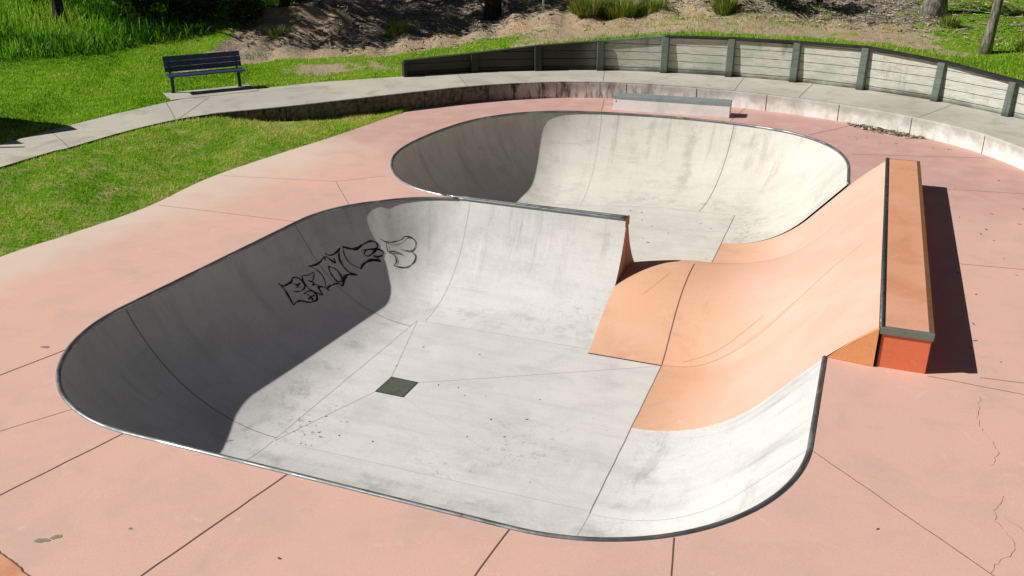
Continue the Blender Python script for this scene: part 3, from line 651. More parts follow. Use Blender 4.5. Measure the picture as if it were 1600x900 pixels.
# verge grass
n = 90000; ii = rng.uniform(62, nv-1.01, n); kk = rng.uniform(0, rows-.01, n)
i_, k_ = ii.astype(int), kk.astype(int); fi, fk = (ii-i_)[:, None], (kk-k_)[:, None]
P = VERGE[i_, k_]*(1-fi)*(1-fk) + VERGE[i_+1, k_]*fi*(1-fk) + VERGE[i_, k_+1]*(1-fi)*fk + VERGE[i_+1, k_+1]*fi*fk
t_ = kk/rows; pt = patchy(P[:, 0], P[:, 1], 1., 3)
bare = np.array([.9*g2(x, y, -12.3, 18.3, .8, .55, .9) + .5*g2(x, y, -11.5, 19.6, .5, .9, .3) for x, y in P[:, :2]])
bare = np.maximum(bare, np.clip(1 - t_*13, 0, 1)*(.55 + .5*pt))
keep = rng.random(n) > bare + np.clip(pt*.35, 0, .4); P, pt, bare = P[keep], pt[keep], bare[keep]
cl = clump(P[:, 0], P[:, 1], 21); pt = pt + .35*patchy(P[:, 0], P[:, 1], 2.2, 44); tint = np.clip(.40 + .26*pt + .55*cl + rng.normal(0, .24, len(P)) + .6*bare + .17 + .28*np.clip((P[:, 1]-14.5)/4, 0, 1), 0, 1)
blades(P[:, 0], P[:, 1], P[:, 2], .035+.05*rng.random(len(P))*(1+.5*np.clip(pt, -.5, 1))*(1+1.2*np.clip(cl, -.5, .8)), .010+.012*rng.random(len(P)), .9, tint, M_LAWN, 'verge_grass', 'mown green grass on the verge between the pink deck and the path', 'grass')
# lawns beyond the path
def scatter(n, box, dmin, dmax, cond):
    X = rng.uniform(box[0], box[1], n); Y = rng.uniform(box[2], box[3], n); Z, dd = tz_many(X, Y)
    ok = (dd > dmin) & (dd < dmax) & cond(X, Y, dd); return X[ok], Y[ok], Z[ok], dd[ok]
X, Y, Z, dd = scatter(150000, (-25, -11, 11.5, 26.5), .03, 9, lambda x, y, d: rng.random(len(x)) < 1)
dw = np.array([dirt_w(x, y, d) for x, y, d in zip(X, Y, dd)]); pt = patchy(X, Y, 1., 5)
pu, pv_ = (X+16.28)*.611+(Y-18.5)*.792, -(X+16.28)*.792+(Y-18.5)*.611
k = (rng.random(len(X)) > np.clip(dw*1.5 + pt*.12, 0, 1)) & ~((pu > -.02) & (pu < 2.17) & (pv_ > -.9) & (pv_ < .09)); X, Y, Z, dw, pt = X[k], Y[k], Z[k], dw[k], pt[k]
east = np.clip((X+16.2+.5*(Y-22))/3, 0, 1)*np.clip((Y-20)/1.5, 0, 1)
blades(X, Y, Z, .04+.06*rng.random(len(X)), .013+.014*rng.random(len(X)), .9, np.clip(.38+.26*pt+.55*clump(X, Y, 22)+.42*east+rng.normal(0, .24, len(X)), 0, 1), M_LAWN, 'lawn_grass', 'bright green mown lawn around the navy bench', 'grass')
X, Y, Z, dd = scatter(110000, (-13, 12, 23.5, 36), .03, 12, lambda x, y, d: rng.random(len(x)) < 1)
dw = np.array([dirt_w(x, y, d) for x, y, d in zip(X, Y, dd)]); pt = patchy(X, Y, .8, 8)
k = rng.random(len(X)) > np.clip(dw*1.45 + pt*.40, .03, .992); X, Y, Z, dw, pt = X[k], Y[k], Z[k], dw[k], pt[k]
blades(X, Y, Z, .05+.09*rng.random(len(X)), .014+.018*rng.random(len(X)), .9, np.clip(.36+.28*pt+.4*clump(X, Y, 23)+.4*dw+rng.normal(0, .22, len(X)), 0, 1), M_DRYGRASS, 'slope_grass', 'patchy yellow-green grass on the slope behind the timber wall', 'grass')
# long grass on the bank
X, Y, Z, dd = scatter(60000, (-36, -16.5, 16, 34), 5.6, 22, lambda x, y, d: (x + .55*(y-20) < -16.3 + 1.2*np.sin(.9*y) + .5*np.sin(2.3*x)) & (d > 6.2 + .5*np.sin(1.1*x+.4*y)))
pt = patchy(X, Y, .7, 9); L = .20 + .34*rng.random(len(X))*(1+.5*pt)
blades(X, Y, Z, L, .018+.024*rng.random(len(X)), 1.0, np.clip(.34+.25*pt+.5*clump(X*.5, Y*.5, 31)+rng.normal(0, .22, len(X))-.35*np.clip((X+22)/3, 0, 1)+.2*np.clip((-21.5-X)/2, 0, 1), 0, 1), M_TALL, 'long_grass', 'long unmown grass covering the bank behind the lawn', 'long grass', 2)  # tint darker rightward, brighter far left: painted shade and sun
# bark and twig litter on the slope
n = 34000; X = rng.uniform(-20, 5, n); Y = rng.uniform(24.5, 38, n); Z, dd = tz_many(X, Y)
lw = np.array([litter_w(x, y, d)+.12*(d > 2.5) for x, y, d in zip(X, Y, dd)]); k = (rng.random(n) < lw) & (dd > 1.5) & (dd < 12)
X, Y, Z = X[k], Y[k], Z[k]; n = len(X); a = rng.uniform(0, 6.28, n); L = rng.uniform(.05, .22, n)*(1+2.2*(rng.random(n) < .06)); W = rng.uniform(.012, .04, n)
u = np.stack([np.cos(a), np.sin(a), rng.uniform(-.25, .25, n)], 1)*L[:, None]/2; v = np.stack([-np.sin(a), np.cos(a), rng.uniform(-.6, .6, n)], 1)*W[:, None]/2
c0 = np.stack([X, Y, Z+.03], 1); V = np.stack([c0-u-v, c0+u-v, c0+u+v, c0-u+v], 1).reshape(-1, 3)
tag(np_mesh('bark_litter', V, 4, M_LITTER, attr=rng.random(n)), 'fallen bark, twigs and dead leaves strewn on the sandy slope', 'leaf litter', kind='stuff')
# drift of leaves at the foot of the low wall
n = 420; tt = rng.beta(2, 2.2, n); A0, A1 = Vector((-.35, 23.2)), Vector((1.5, 22.25)); wd = np.abs(rng.normal(0, .12, n))*np.sin(np.pi*tt)**.5
X = A0.x+(A1.x-A0.x)*tt - wd*.45; Y = A0.y+(A1.y-A0.y)*tt - .04 - wd*.9 + .12*np.sin(np.pi*tt)*0
a = rng.uniform(0, 6.28, n); L = rng.uniform(.05, .12, n); W = rng.uniform(.02, .04, n)
u = np.stack([np.cos(a), np.sin(a), rng.uniform(-.3, .3, n)], 1)*L[:, None]/2; v = np.stack([-np.sin(a), np.cos(a), rng.uniform(-.8, .8, n)], 1)*W[:, None]/2
c0 = np.stack([X, Y, .012+.05*rng.random(n)*np.exp(-wd*8)], 1); V = np.stack([c0-u-v, c0+u-v, c0+u+v, c0-u+v], 1).reshape(-1, 3)
tag(np_mesh('leaf_drift', V, 4, M_LITTER, attr=rng.uniform(.0, .6, n)), 'drift of dry brown leaves against the foot of the low wall', 'leaf litter', kind='stuff')

# ------------------------------------------------------------------ timber retaining wall
tw = empty('timber_retaining_wall', (-4.4, 25.8, PZ), label='curved retaining wall of grey weathered planks between dark timber posts behind the path', cat='retaining wall')
def putw(o): o.parent = tw; o.location = -tw.location; return o
for i, (p, h) in enumerate(WALL_POSTS):
    a = wp[max(0, i-1)]; b = wp[min(len(wp)-1, i+1)]; t = Vector(b-a).normalized(); M = Matrix.Translation((p[0], p[1], PZ)) @ Matrix.Rotation(math.atan2(t.y, t.x), 4, 'Z') @ Matrix.Rotation(R(random.uniform(-4.5, -2.5)), 4, 'X')
    mb = MB(); wpost = .105 if i else .06
    # slightly rounded front post
    prof = [(-wpost, .06), (-wpost, -.10), (-wpost*.8, -.15), (wpost*.8, -.15), (wpost, -.10), (wpost, .06)]
    top = h - .015; mb.add([M @ Vector((x, y, -.12)) for x, y in prof] + [M @ Vector((x, y, top)) for x, y in prof], [(k, (k+1) % 6, 6+(k+1) % 6, 6+k) for k in range(6)] + [tuple(range(6, 12))])
    putw(mb.build('post', M_POST))
for i in range(len(WALL_POSTS)-1):
    (p, h0), (q, h1) = WALL_POSTS[i], WALL_POSTS[i+1]; P0, P1 = Vector(p), Vector(q); t = (P1-P0).normalized(); L = (P1-P0).length
    M = Matrix.Translation((p[0], p[1], PZ)) @ Matrix.Rotation(math.atan2(t.y, t.x), 4, 'Z')
    mb = MB(); z = -.1; x0, x1 = .02, L-.02
    while z < max(h0, h1)-.05:
        z1 = z + .198; e = random.uniform(-.004, .006)
        za, zb_ = min(z1, h0-.03), min(z1, h1-.03)
        if za > z+.01 or zb_ > z+.01:
            xa, xb = x0, x1
            if za <= z+.01: xa = x0 + (x1-x0)*min(.95, max(0, (z+.01-(h0-.03))/(h1-h0))); za = z+.01
            if zb_ <= z+.01: xb = x1 - (x1-x0)*min(.95, max(0, (z+.01-(h1-.03))/(h0-h1))); zb_ = z+.01
            # where the slope starts to cut the plank
            tops = [(xa, za), (xb, zb_)]
            if h0 != h1:
                xc = x0 + (x1-x0)*(z1-(h0-.03))/(h1-h0)
                if xa < xc < xb: tops = [(xa, za), (xc, z1), (xb, zb_)]
            n_ = len(tops); fr = [(xa, z), (xb, z)] + tops[::-1]
            vs = [M @ Vector((x, .0+e, zz)) for x, zz in fr] + [M @ Vector((x, .05+e, zz)) for x, zz in fr]; m_ = len(fr)
            mb.add(vs, [tuple(range(m_)), tuple(range(m_, 2*m_))[::-1]] + [(k, m_+k, m_+(k+1) % m_, (k+1) % m_) for k in range(m_)])
        z = z1 + .015
    putw(mb.build('plank_panel', M_PLANK))
    # capping, then a near-black backing sheet that paints shade into the board gaps
    ov = .05 if i < 3 else .075
    mb = MB(); oc = .06 if i < 4 else .075; c4 = [(-.01, -oc), (L+.01, -oc), (L+.01, .14), (-.01, .14)]
    hh = [h0, h1, h1, h0]; mb.add([M @ Vector((x, y, h_-(.02 if i < 4 else .032))) for (x, y), h_ in zip(c4, hh)] + [M @ Vector((x, y, h_+.022)) for (x, y), h_ in zip(c4, hh)], [(3,2,1,0),(4,5,6,7),(0,1,5,4),(1,2,6,5),(2,3,7,6),(3,0,4,7)])
    putw(mb.build('capping', M_POST if i < 4 else M_CAP))
    mb = MB(); mb.add([M @ Vector((x, .058, zz)) for x, zz in ((0, -.12), (L, -.12), (L, h1-.03), (0, h0-.03))], [(0,1,2,3)]); putw(mb.build('backing', M_GAP))

# ------------------------------------------------------------------ grind box
bx = empty('grind_box', (-5.85, 22.57, 0), math.atan2(.14, 2.83), 'low pale concrete grind box with steel top edge beside the rear basin', 'grind box')
Lb, Wb, Hb = 2.86, .42, .36
MB().box((0, 0, 0), (Lb, Wb, Hb-.005)).build('body', M_BOX, bx, bevel=.006)
mb = MB().box((-.006, -.006, Hb-.075), (Lb+.006, .06, Hb+.004)); mb.box((-.006, .062, Hb-.05), (Lb+.006, Wb+.006, Hb+.003)); mb.build('steel_edge', M_BOXSTEEL, bx, bevel=.004)
MB().box((.05, -.004, Hb-.15), (.075, -.001, Hb-.11)).build('fixing_bolt', M_DARKSTEEL, bx)

# ------------------------------------------------------------------ bench
by = math.atan2(1.26, 1.06); bl = 1.65
bench = empty('park_bench', (-16.17, 18.72, PZ), by, 'navy blue slatted park bench on a concrete pad beside the path', 'bench')
# local x along the bench, local -y towards the bowl
for x in (0, bl):
    mb = MB().box((x-.035, -.06, 0), (x+.035, .02, .41)); mb.box((x-.06, -.09, 0), (x+.06, .05, .012)); mb.build('leg', M_BLACK, bench, bevel=.006)
    mb = MB(); mb.box((x-.025, -.30, .395), (x+.025, .10, .43)); mb.tube([(x, .06, .41), (x, .10, .5), (x, .17, .83)], .026, 6); mb.build('bracket', M_BLACK, bench)
sl = MB()
for k in range(3): sl.box((-.12, -.34+k*.142, .432), (bl+.12, -.34+k*.142+.136, .468))
sl.build('seat', M_NAVY, bench, bevel=.006)
bk = MB()
for k in range(3):
    M = Matrix.Translation((0, .095+.032*k, .50+.125*k)) @ Matrix.Rotation(R(-13), 4, 'X'); bk.box((-.12, -.032, 0), (bl+.12, 0, .124), 0, M)
bk.build('backrest', M_NAVY, bench, bevel=.005)

# ------------------------------------------------------------------ vegetation
def leaf_cloud(centers, radii, n, ln, wd, droop=.5):
    ci = rng.choice(len(centers), n, p=np.array(radii)**2/np.sum(np.array(radii)**2)); C0 = np.array(centers)[ci]; Rr = np.array(radii)[ci]
    v = rng.normal(0, 1, (n, 3)); v /= np.linalg.norm(v, axis=1)[:, None]; p = C0 + v*(Rr*rng.random(n)**.45)[:, None]*np.array([1, 1, .75])
    a = rng.uniform(0, 6.28, n); dz = -droop*rng.random(n)*1.6+.3; u = np.stack([np.cos(a), np.sin(a), dz], 1); u /= np.linalg.norm(u, axis=1)[:, None]
    s = np.cross(u, rng.normal(0, 1, (n, 3))); s /= np.linalg.norm(s, axis=1)[:, None]; l = ln*rng.uniform(.6, 1.3, n)[:, None]; w_ = wd*rng.uniform(.7, 1.3, n)[:, None]
    V = np.stack([p-u*l/2, p+s*w_/2, p+u*l/2, p-s*w_/2], 1).reshape(-1, 3); tint = np.clip(.5+.3*v[:, 2]+rng.normal(0, .2, n), 0, 1); return V, tint
def tree(name, x, y, h, r, label, lean=(0, 0), bark=None, nleaf=5000, crown_r=2.4, group=None, z=None, low=.5, leafmat=None):
    z = tz(x, y) if z is None else z; t = empty(name, (x, y, z), 0, label, 'tree', group)
    mb = MB(); pts, rad = [], []
    for k in range(12):
        u = k/11; pts.append((lean[0]*u*h + .10*math.sin(u*5+x), lean[1]*u*h + .10*math.cos(u*4+y)-.10*math.cos(y), h*.72*u-.15)); rad.append(r*(1-.62*u)*(1+.35*math.exp(-u*16)))
    mb.tube(pts, rad, 12); tops = []
    for k in range(8):
        b = Vector(pts[5+k % 6]); a = k*2.4+x; l = crown_r*random.uniform(.7, 1.1); e = b + Vector((math.cos(a)*l, math.sin(a)*l, random.uniform(.5, 1.6)*h*.13+.3)); m = b.lerp(e, .5)+Vector((0, 0, -.12))
        mb.tube([b, m, e], [r*.34, r*.22, r*.07], 6); tops.append(e)
    mb.build('trunk', bark or M_BARK, t, smooth=True)
    cs = [tuple(e) for e in tops] + [tuple(Vector(pts[-1]) + Vector((random.uniform(-1, 1)*crown_r*.6, random.uniform(-1, 1)*crown_r*.6, random.uniform(0, .25)*h))) for _ in range(7)]
    rs = [crown_r*random.uniform(.34, .55) for _ in cs]
    V, tint = leaf_cloud(cs, rs, nleaf, .26, .075); np_mesh('crown', V, 4, leafmat or M_GUM, t, tint); return t
T = tree
T('gum_tree', 1.42, 29.9, 9.5, .31, 'thick grey gum trunk at the top right, left of the thin leaning one')
T('gum_tree', 2.62, 26.35, 7.5, .125, 'thin grey gum trunk leaning right, closest to the timber wall', (.10, .02), nleaf=3000, crown_r=1.8)
T('gum_tree', -23.6, 22.6, 9, .17, 'dark slim trunk rising from the long grass at top left', (.0, .03), M_BARKDARK, 1300, 1.8)
T('gum_tree', -12.25, 30.2, 8, .30, 'short dark trunk base at the top edge among streaky tree shadows', (0, 0), M_BARKDARK, 3500)
for (x, y, h, cr, nl) in ((-25.4, 23.6, 6.6, 2.1, 5000), (-26.5, 26, 10, 2.8, 7000), (-21.5, 25.8, 8.5, 2.6, 7000), (-22.5, 29.5, 9.5, 3.0, 7000), (-18.7, 27.6, 7.8, 2.4, 6000), (-19.5, 32, 9, 2.6, 6000)):
    T('gum_tree', x, y, h, .16, 'dark gum tree standing in the shaded thicket at the top left', (random.uniform(-.03, .03), 0), M_BARKDARK, nl, cr, 'gum trees in the shaded thicket')
def shrub(x, y, r, h, label, n=1600, mat=None, ln=.13, wd=.05, group=None, name='shrub'):
    z = tz(x, y); t = empty(name, (x, y, z), 0, label, 'shrub', group); mb = MB(); cs = []
    for k in range(9):
        a = k*.7*2+x; q = r*random.uniform(.25, .8); e = (math.cos(a)*q, math.sin(a)*q, h*random.uniform(.35, .85)); cs.append(e); mb.tube([(0, 0, -.05), (e[0]*.4, e[1]*.4, e[2]*.55), e], [.03, .02, .008], 5)
    mb.build('stem', M_BARKDARK, t); V, tint = leaf_cloud(cs, [r*random.uniform(.35, .6) for _ in cs], n, ln, wd, .3); np_mesh('foliage', V, 4, mat or M_SHRUB, t, tint); return t
for k, (x, y, r, h) in enumerate(((-21.2, 25.0, 1.2, 1.7), (-19.6, 26.1, 1.1, 1.6), (-22.8, 26.6, 1.3, 2.0), (-18.8, 28.2, 1.0, 1.5), (-20.8, 28.3, 1.3, 1.9), (-24.6, 25.4, 1.1, 1.5), (-20.3, 25.3, .9, 1.2), (-18.9, 25.6, .8, 1.0), (-21.9, 24.5, .9, 1.2))):
    shrub(x, y, r, h, 'dark leafy shrub in the shaded thicket at the top left', 1800, group='dark shrubs in the shaded thicket')
shrub(-2.7, 29.7, .75, .95, 'dark shrub on the bark-strewn slope at top centre right', 1500)
shrub(-1.65, 30.2, .65, .9, 'darker low shrub beside a bright grass tuft, left of the thick gum trunk', 1300)
def tuft(x, y, r, h, n, label, group=None, mat=None):
    z = tz(x, y); t = empty('grass_tuft', (x, y, z), 0, label, 'grass tuft', group); a = rng.uniform(0, 6.28, n); q = r*np.sqrt(rng.random(n))*.55
    base = np.stack([q*np.cos(a), q*np.sin(a), np.full(n, -.03)], 1); b = a+rng.normal(0, .6, n); ln = h*rng.uniform(.5, 1.1, n); out = rng.uniform(.1, .75, n)*ln
    tip = base + np.stack([np.cos(b)*out, np.sin(b)*out, np.sqrt(np.maximum(.05, ln**2-out**2))], 1); mid_ = base*.5+tip*.5; mid_[:, 2] += ln*.12
    s = np.stack([-np.sin(b), np.cos(b), np.zeros(n)], 1)*rng.uniform(.008, .02, n)[:, None]
    V = np.concatenate([np.stack([base-s, base+s, mid_+s*.8, mid_-s*.8], 1), np.stack([mid_-s*.8, mid_+s*.8, tip+s*.05, tip-s*.05], 1)]).reshape(-1, 3); ti = np.clip(.45+rng.normal(0, .25, n), 0, 1)
    np_mesh('blades', V, 4, mat or M_TUFT, t, np.concatenate([ti, ti])); return t
tuft(-14.15, 27.05, .5, .75, 420, 'isolated grass tuft half in tree shadow on the sandy mound')
tuft(-8.5, 29.0, .9, .62, 700, 'bright long grass clump beside the pale green post, behind the timber wall')
tuft(-7.5, 29.3, .9, .68, 700, 'large bright long grass clump at top centre, second from the pale green post')
tuft(-6.6, 29.6, .7, .55, 480, 'bright long grass clump at the right end of the row of clumps at top centre')
tuft(-4.3, 29.1, .5, .7, 360, 'small bright grass tuft standing alone above the tallest part of the timber wall')
tuft(1.9, 28.6, .35, .45, 240, 'low green tuft between the two grey gum trunks')
tuft(3.7, 26.6, .5, .4, 300, 'low green tuft right of the thin gum trunk at the right edge')
tuft(-17.3, 25.0, .4, .5, 260, 'small tuft where the lawn meets the shaded thicket')
# pale green post
x, y = -9.95, 29.0; t = empty('marker_post', (x, y, tz(x, y)), 0, 'thin pale green post beside the long grass clumps at top centre', 'post')
MB().tube([(0, 0, -.2), (.01, 0, 1.5)], .035, 10).build('pole', M_POLE, t, smooth=True); MB().tube([(.01, 0, 1.49), (.01, 0, 1.53)], .043, 10).build('cap', M_POLE, t)

# fallen leaves, one object each
lf = MB(); lf.add([(-.5, 0, .10), (-.2, -.22, .02), (.25, -.18, .0), (.55, .02, .12), (.2, .2, .03), (-.25, .2, .06)], [(0, 1, 2, 5), (5, 2, 3, 4)])
leaf_me = []
for mcol in ((.10, .06, .03), (.30, .17, .05), (.035, .028, .022)):
    o = lf.build('fallen_leaf', NT('fallen leaf', .8, .2).color(mcol)); leaf_me.append(o.data); bpy.data.objects.remove(o)
def fleaf(x, y, z, s, k, label, group, nrm=None):
    o = bpy.data.objects.new('fallen_leaf', leaf_me[k]); COL.objects.link(o); o.location = (x, y, z+.004); o.scale = (s, s*.8, s)
    nv_ = nrm or UP; o.rotation_euler = (nv_.to_track_quat('Z', 'Y') @ Matrix.Rotation(random.uniform(0, 6.28), 3, 'Z').to_quaternion()).to_euler()
    tag(o, label, 'leaf', group)
for (x, y) in [(random.uniform(-6.4, -2.4), random.uniform(8.7, 12.2)) for _ in range(18)]: fleaf(x, y, FZ, random.uniform(.018, .045), random.choice((0, 0, 2, 2, 1)), 'small dead leaf lying on the flat floor of the front basin', 'leaves on the front basin floor')
for (x, y) in [(-6.3+random.gauss(0, .2), 8.9+random.gauss(0, .22)) for _ in range(14)]: fleaf(max(x, -6.55), max(8.65, y), FZ, random.uniform(.015, .05), random.choice((0, 1, 2)), 'dead leaf swept into the near left corner of the front basin', 'leaves in the near left corner of the front basin')
for (x, y) in [(random.uniform(-6.5, -2.4), random.uniform(17, 19.8)) for _ in range(16)]: fleaf(x, y, -rear_depth(x), random.uniform(.04, .08), random.choice((0, 2, 2)), 'small dead leaf lying on the floor of the rear basin', 'leaves on the rear basin floor')
for (x, y) in [(random.uniform(1.6, 3.9), random.uniform(11, 20.3)) for _ in range(45)]: fleaf(x, y, 0, random.uniform(.035, .075), random.choice((0, 1, 1, 1)), 'small dry leaf on the pink deck right of the raised ledge', 'leaves on the deck right of the ledge')
for (x, y) in [(random.uniform(-.3, 2.9), random.uniform(20.8, 22.2)) for _ in range(22)]:
    if y < 22.1 - .45*max(0, x-1.0): fleaf(x, y, 0, random.uniform(.04, .08), random.choice((0, 1, 1)), 'small dry leaf on the pink deck in front of the low curved wall', 'leaves on the deck before the low wall')

# spray-painted tag on the far left wall of the front basin
GRAF = [('k', [(-8.315,11.386,-0.628), (-8.257,11.442,-0.692), (-8.242,11.545,-0.698), (-8.234,11.638,-0.696), (-8.257,11.704,-0.662), (-8.235,11.781,-0.678), (-8.18,11.835,-0.737), (-8.114,11.816,-0.81), (-8.088,11.739,-0.843), (-8.1,11.637,-0.842), (-8.141,11.519,-0.811)]),
 ('k', [(-8.31,11.388,-0.634), (-8.248,11.408,-0.706), (-8.174,11.398,-0.789), (-8.088,11.36,-0.878), (-8.015,11.32,-0.945)]),
 ('k', [(-8.015,11.32,-0.945), (-8.026,11.414,-0.929), (-7.998,11.517,-0.945), (-7.941,11.59,-0.99), (-7.896,11.685,-1.018), (-7.884,11.778,-1.021), (-7.917,11.843,-0.992), (-7.962,11.869,-0.95), (-8.01,11.847,-0.909), (-8.039,11.761,-0.89), (-8.038,11.662,-0.899)]),
 ('k', [(-8.017,11.715,-0.913), (-7.959,11.737,-0.963), (-7.906,11.703,-1.009)]),
 ('k', [(-7.95,11.83,-0.964), (-7.959,11.737,-0.963), (-7.957,11.648,-0.971)]),
 ('k', [(-8.205,11.661,-0.728), (-8.17,11.683,-0.765), (-8.125,11.7,-0.81)]),
 ('k', [(-8.166,11.773,-0.76), (-8.166,11.695,-0.769), (-8.148,11.637,-0.793)]),
 ('t', [(-8.213,11.906,-0.69), (-8.178,12.01,-0.719), (-8.164,12.103,-0.725), (-8.161,12.168,-0.723), (-8.133,12.142,-0.759), (-8.103,12.064,-0.798), (-8.093,11.995,-0.815)]),
 ('k', [(-8.213,11.906,-0.69), (-8.141,11.844,-0.78), (-8.045,11.841,-0.878), (-7.957,11.899,-0.952), (-7.881,11.964,-1.011)]),
 ('k', [(-7.881,11.964,-1.011), (-7.946,11.999,-0.955), (-7.987,12.024,-0.916), (-7.971,12.097,-0.925), (-7.929,12.131,-0.96)]),
 ('k', [(-8.127,11.948,-0.785), (-8.072,12.017,-0.834), (-8.055,11.955,-0.857), (-8.039,12.017,-0.868), (-8.004,12.063,-0.898)]),
 ('k', [(-8.246,12.152,-0.618), (-8.217,12.259,-0.645), (-8.196,12.436,-0.654), (-8.21,12.605,-0.616), (-8.17,12.571,-0.673)]),
 ('t', [(-8.246,12.152,-0.618), (-8.179,12.25,-0.692), (-8.084,12.289,-0.798), (-7.995,12.241,-0.893), (-7.94,12.166,-0.948), (-7.871,12.141,-1.008)]),
 ('k', [(-7.871,12.141,-1.008), (-7.914,12.185,-0.97), (-7.902,12.321,-0.972), (-7.867,12.447,-0.994), (-7.8,12.463,-1.047)]),
 ('k', [(-7.8,12.463,-1.047), (-7.869,12.581,-0.986), (-7.952,12.646,-0.906), (-8.032,12.643,-0.826), (-8.105,12.56,-0.753)]),
 ('k', [(-8.105,12.56,-0.753), (-8.068,12.507,-0.798), (-7.981,12.465,-0.891), (-7.891,12.469,-0.973), (-7.866,12.576,-0.988)]),
 ('k', [(-8.229,12.675,-0.579), (-8.181,12.733,-0.631), (-8.144,12.861,-0.635), (-8.133,13.004,-0.579)]),
 ('k', [(-8.133,13.004,-0.579), (-8.094,12.889,-0.686), (-8.014,12.831,-0.8), (-7.891,12.827,-0.924), (-7.769,12.91,-1.005)]),
 ('K', [(-7.769,12.91,-1.005), (-7.866,12.779,-0.959), (-7.869,12.633,-0.983), (-7.798,12.468,-1.048)]),
 ('k', [(-8.211,12.641,-0.611), (-8.145,12.685,-0.689), (-8.08,12.735,-0.757), (-8.126,12.771,-0.689)]),
 ('K', [(-8.113,13.053,-0.577), (-8.045,13.127,-0.623), (-7.955,13.231,-0.662), (-7.9,13.355,-0.627)]),
 ('k', [(-7.9,13.355,-0.627), (-7.818,13.489,-0.591), (-7.727,13.552,-0.623), (-7.685,13.535,-0.684), (-7.713,13.478,-0.716), (-7.795,13.395,-0.709), (-7.875,13.301,-0.701)]),
 ('t', [(-8.099,13.047,-0.601), (-8.035,12.988,-0.714), (-7.926,12.979,-0.839), (-7.775,13.055,-0.947)]),
 ('K', [(-7.775,13.055,-0.947), (-7.776,13.153,-0.898), (-7.721,13.286,-0.867), (-7.62,13.38,-0.885), (-7.573,13.394,-0.911)]),
 ('k', [(-7.825,13.356,-0.711), (-7.829,13.29,-0.76), (-7.758,13.325,-0.804), (-7.714,13.427,-0.763), (-7.677,13.504,-0.727), (-7.595,13.536,-0.769), (-7.576,13.496,-0.825), (-7.637,13.427,-0.835), (-7.696,13.388,-0.814), (-7.617,13.415,-0.862), (-7.566,13.4,-0.912)]),
 ('f', [(-7.688,13.629,-0.572), (-7.579,13.668,-0.632), (-7.47,13.76,-0.65), (-7.369,13.879,-0.624), (-7.35,13.921,-0.592), (-7.254,13.982,-0.613), (-7.164,13.984,-0.688), (-7.15,13.91,-0.782), (-7.194,13.843,-0.818), (-7.289,13.789,-0.797), (-7.361,13.749,-0.773)]),
 ('f', [(-7.589,13.661,-0.631), (-7.516,13.589,-0.78), (-7.462,13.632,-0.786), (-7.388,13.682,-0.811), (-7.295,13.721,-0.856)]),
 ('f', [(-7.194,13.843,-0.818), (-7.098,13.831,-0.894), (-7.092,13.734,-0.98), (-7.164,13.609,-1.031), (-7.274,13.528,-1.016), (-7.362,13.48,-0.989)]),
 ('f', [(-7.362,13.48,-0.989), (-7.345,13.556,-0.949), (-7.384,13.609,-0.876), (-7.446,13.613,-0.818), (-7.519,13.584,-0.784)])]
GV = [p for r_ in GF for p in r_]; GN = [grid_normal(GF, i, k) for i in range(len(GF)) for k in range(NP+1)]
mb = MB()
for kind, pts in GRAF:
    q = catmull(pts, .02); base = {'K': .042, 'k': .025, 't': .014, 'f': .016}[kind]; n_ = len(q)
    nr = [GN[min(range(len(GV)), key=lambda j: (GV[j]-Vector(p)).length_squared)] for p in q]
    f1, f2 = random.uniform(0, 6), random.uniform(0, 6); wd = [base*(.45+.75*math.sin(math.pi*(.1+.88*k/n_)))*(1+.28*math.sin(k*.33+f1)+.18*math.sin(k*.83+f2)) for k in range(n_)]
    mb.ribbon(q, nr, wd, .006, 1 if kind == 'f' else 0)
put(mb.build('graffiti', [M_INK, M_INKTHIN]))


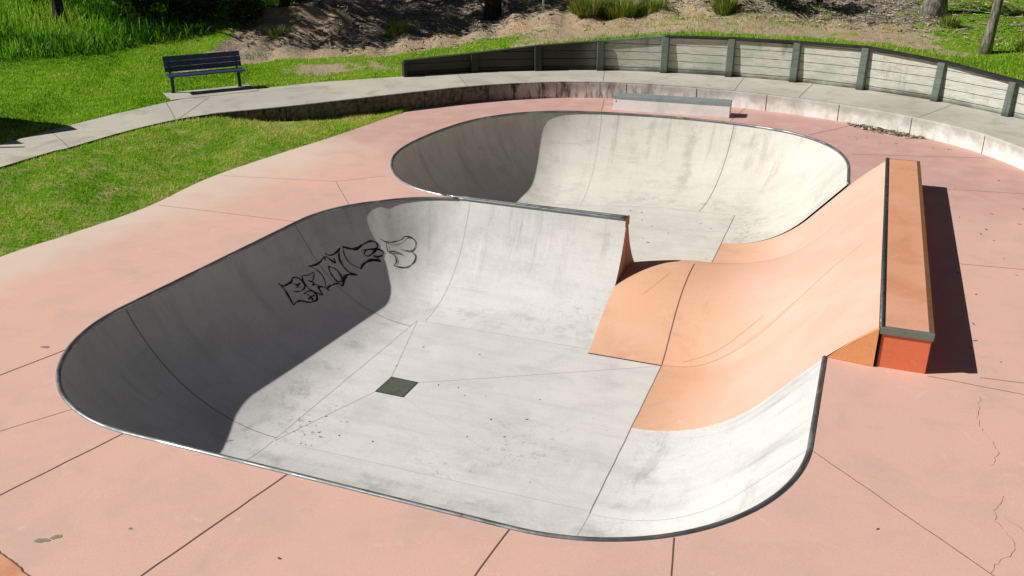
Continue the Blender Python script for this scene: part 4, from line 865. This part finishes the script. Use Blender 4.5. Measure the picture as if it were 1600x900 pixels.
# shade sail just out of frame on the left, whose pointed shadow reaches the path
sail = empty('shade_sail', (-20.2, 12.75, PZ), 0, 'dark shade sail stretched between posts over the lawn left of the path', 'shade sail')
so_ = [(-18.5, 13.5), (-18.95, 13.72), (-19.5, 13.82), (-20.2, 13.72), (-22.2, 13.2), (-21.9, 12.2), (-22.2, 11.0), (-20.6, 11.35), (-19.3, 11.75), (-18.62, 12.2), (-18.95, 12.33), (-19.06, 12.45), (-18.92, 12.75), (-18.72, 13.1)]
m_ = MB(); t3 = tessellate_polygon([[Vector((x, y, 0)) for x, y in so_]]); m_.add([(x+20.5, y-12.6, 2.5) for x, y in so_], list(t3)); m_.build('membrane', M_CAP, sail)
for x, y in ((-22.2, 13.2), (-22.2, 11.0), (-18.55, 11.95)): MB().tube([(x+20.5, y-12.6, -.1), (x+20.5, y-12.6, 2.6)], .045, 8).build('post', M_BLACK, sail, smooth=True)

# ------------------------------------------------------------------ light, sky, camera
to_sun = Vector((-math.cos(SUN_EL)*math.cos(SUN_AZ), -math.cos(SUN_EL)*math.sin(SUN_AZ), math.sin(SUN_EL)))
sd = bpy.data.lights.new('sun', 'SUN'); sd.energy = 5.0; sd.angle = R(.5); sd.color = (1, .97, .925)
so = bpy.data.objects.new('sun', sd); COL.objects.link(so); so.rotation_euler = to_sun.to_track_quat('Z', 'Y').to_euler(); so.location = (-20, -5, 20)
w = bpy.data.worlds.new('World'); S.world = w; w.use_nodes = True; nt = w.node_tree; nt.nodes.clear()
sk = nt.nodes.new('ShaderNodeTexSky'); sk.sky_type = 'NISHITA'; sk.sun_disc = False; sk.sun_elevation = SUN_EL; sk.sun_rotation = math.atan2(to_sun.x, to_sun.y)
bg = nt.nodes.new('ShaderNodeBackground'); bg.inputs[1].default_value = .021; wo = nt.nodes.new('ShaderNodeOutputWorld')
nt.links.new(sk.outputs[0], bg.inputs[0]); nt.links.new(bg.outputs[0], wo.inputs[0])
cd = bpy.data.cameras.new('camera'); cam = bpy.data.objects.new('camera', cd); COL.objects.link(cam); S.camera = cam
cd.sensor_width = 36; cd.lens = 36*1450/1600; cd.clip_end = 500; cam.location = (0, 0, 5.2); cam.rotation_euler = (R(90-23.5), 0, R(20.8))
S.render.resolution_x, S.render.resolution_y = 1024, 576
S.view_settings.view_transform = 'Standard'; S.view_settings.look = 'None'; S.view_settings.exposure = 0
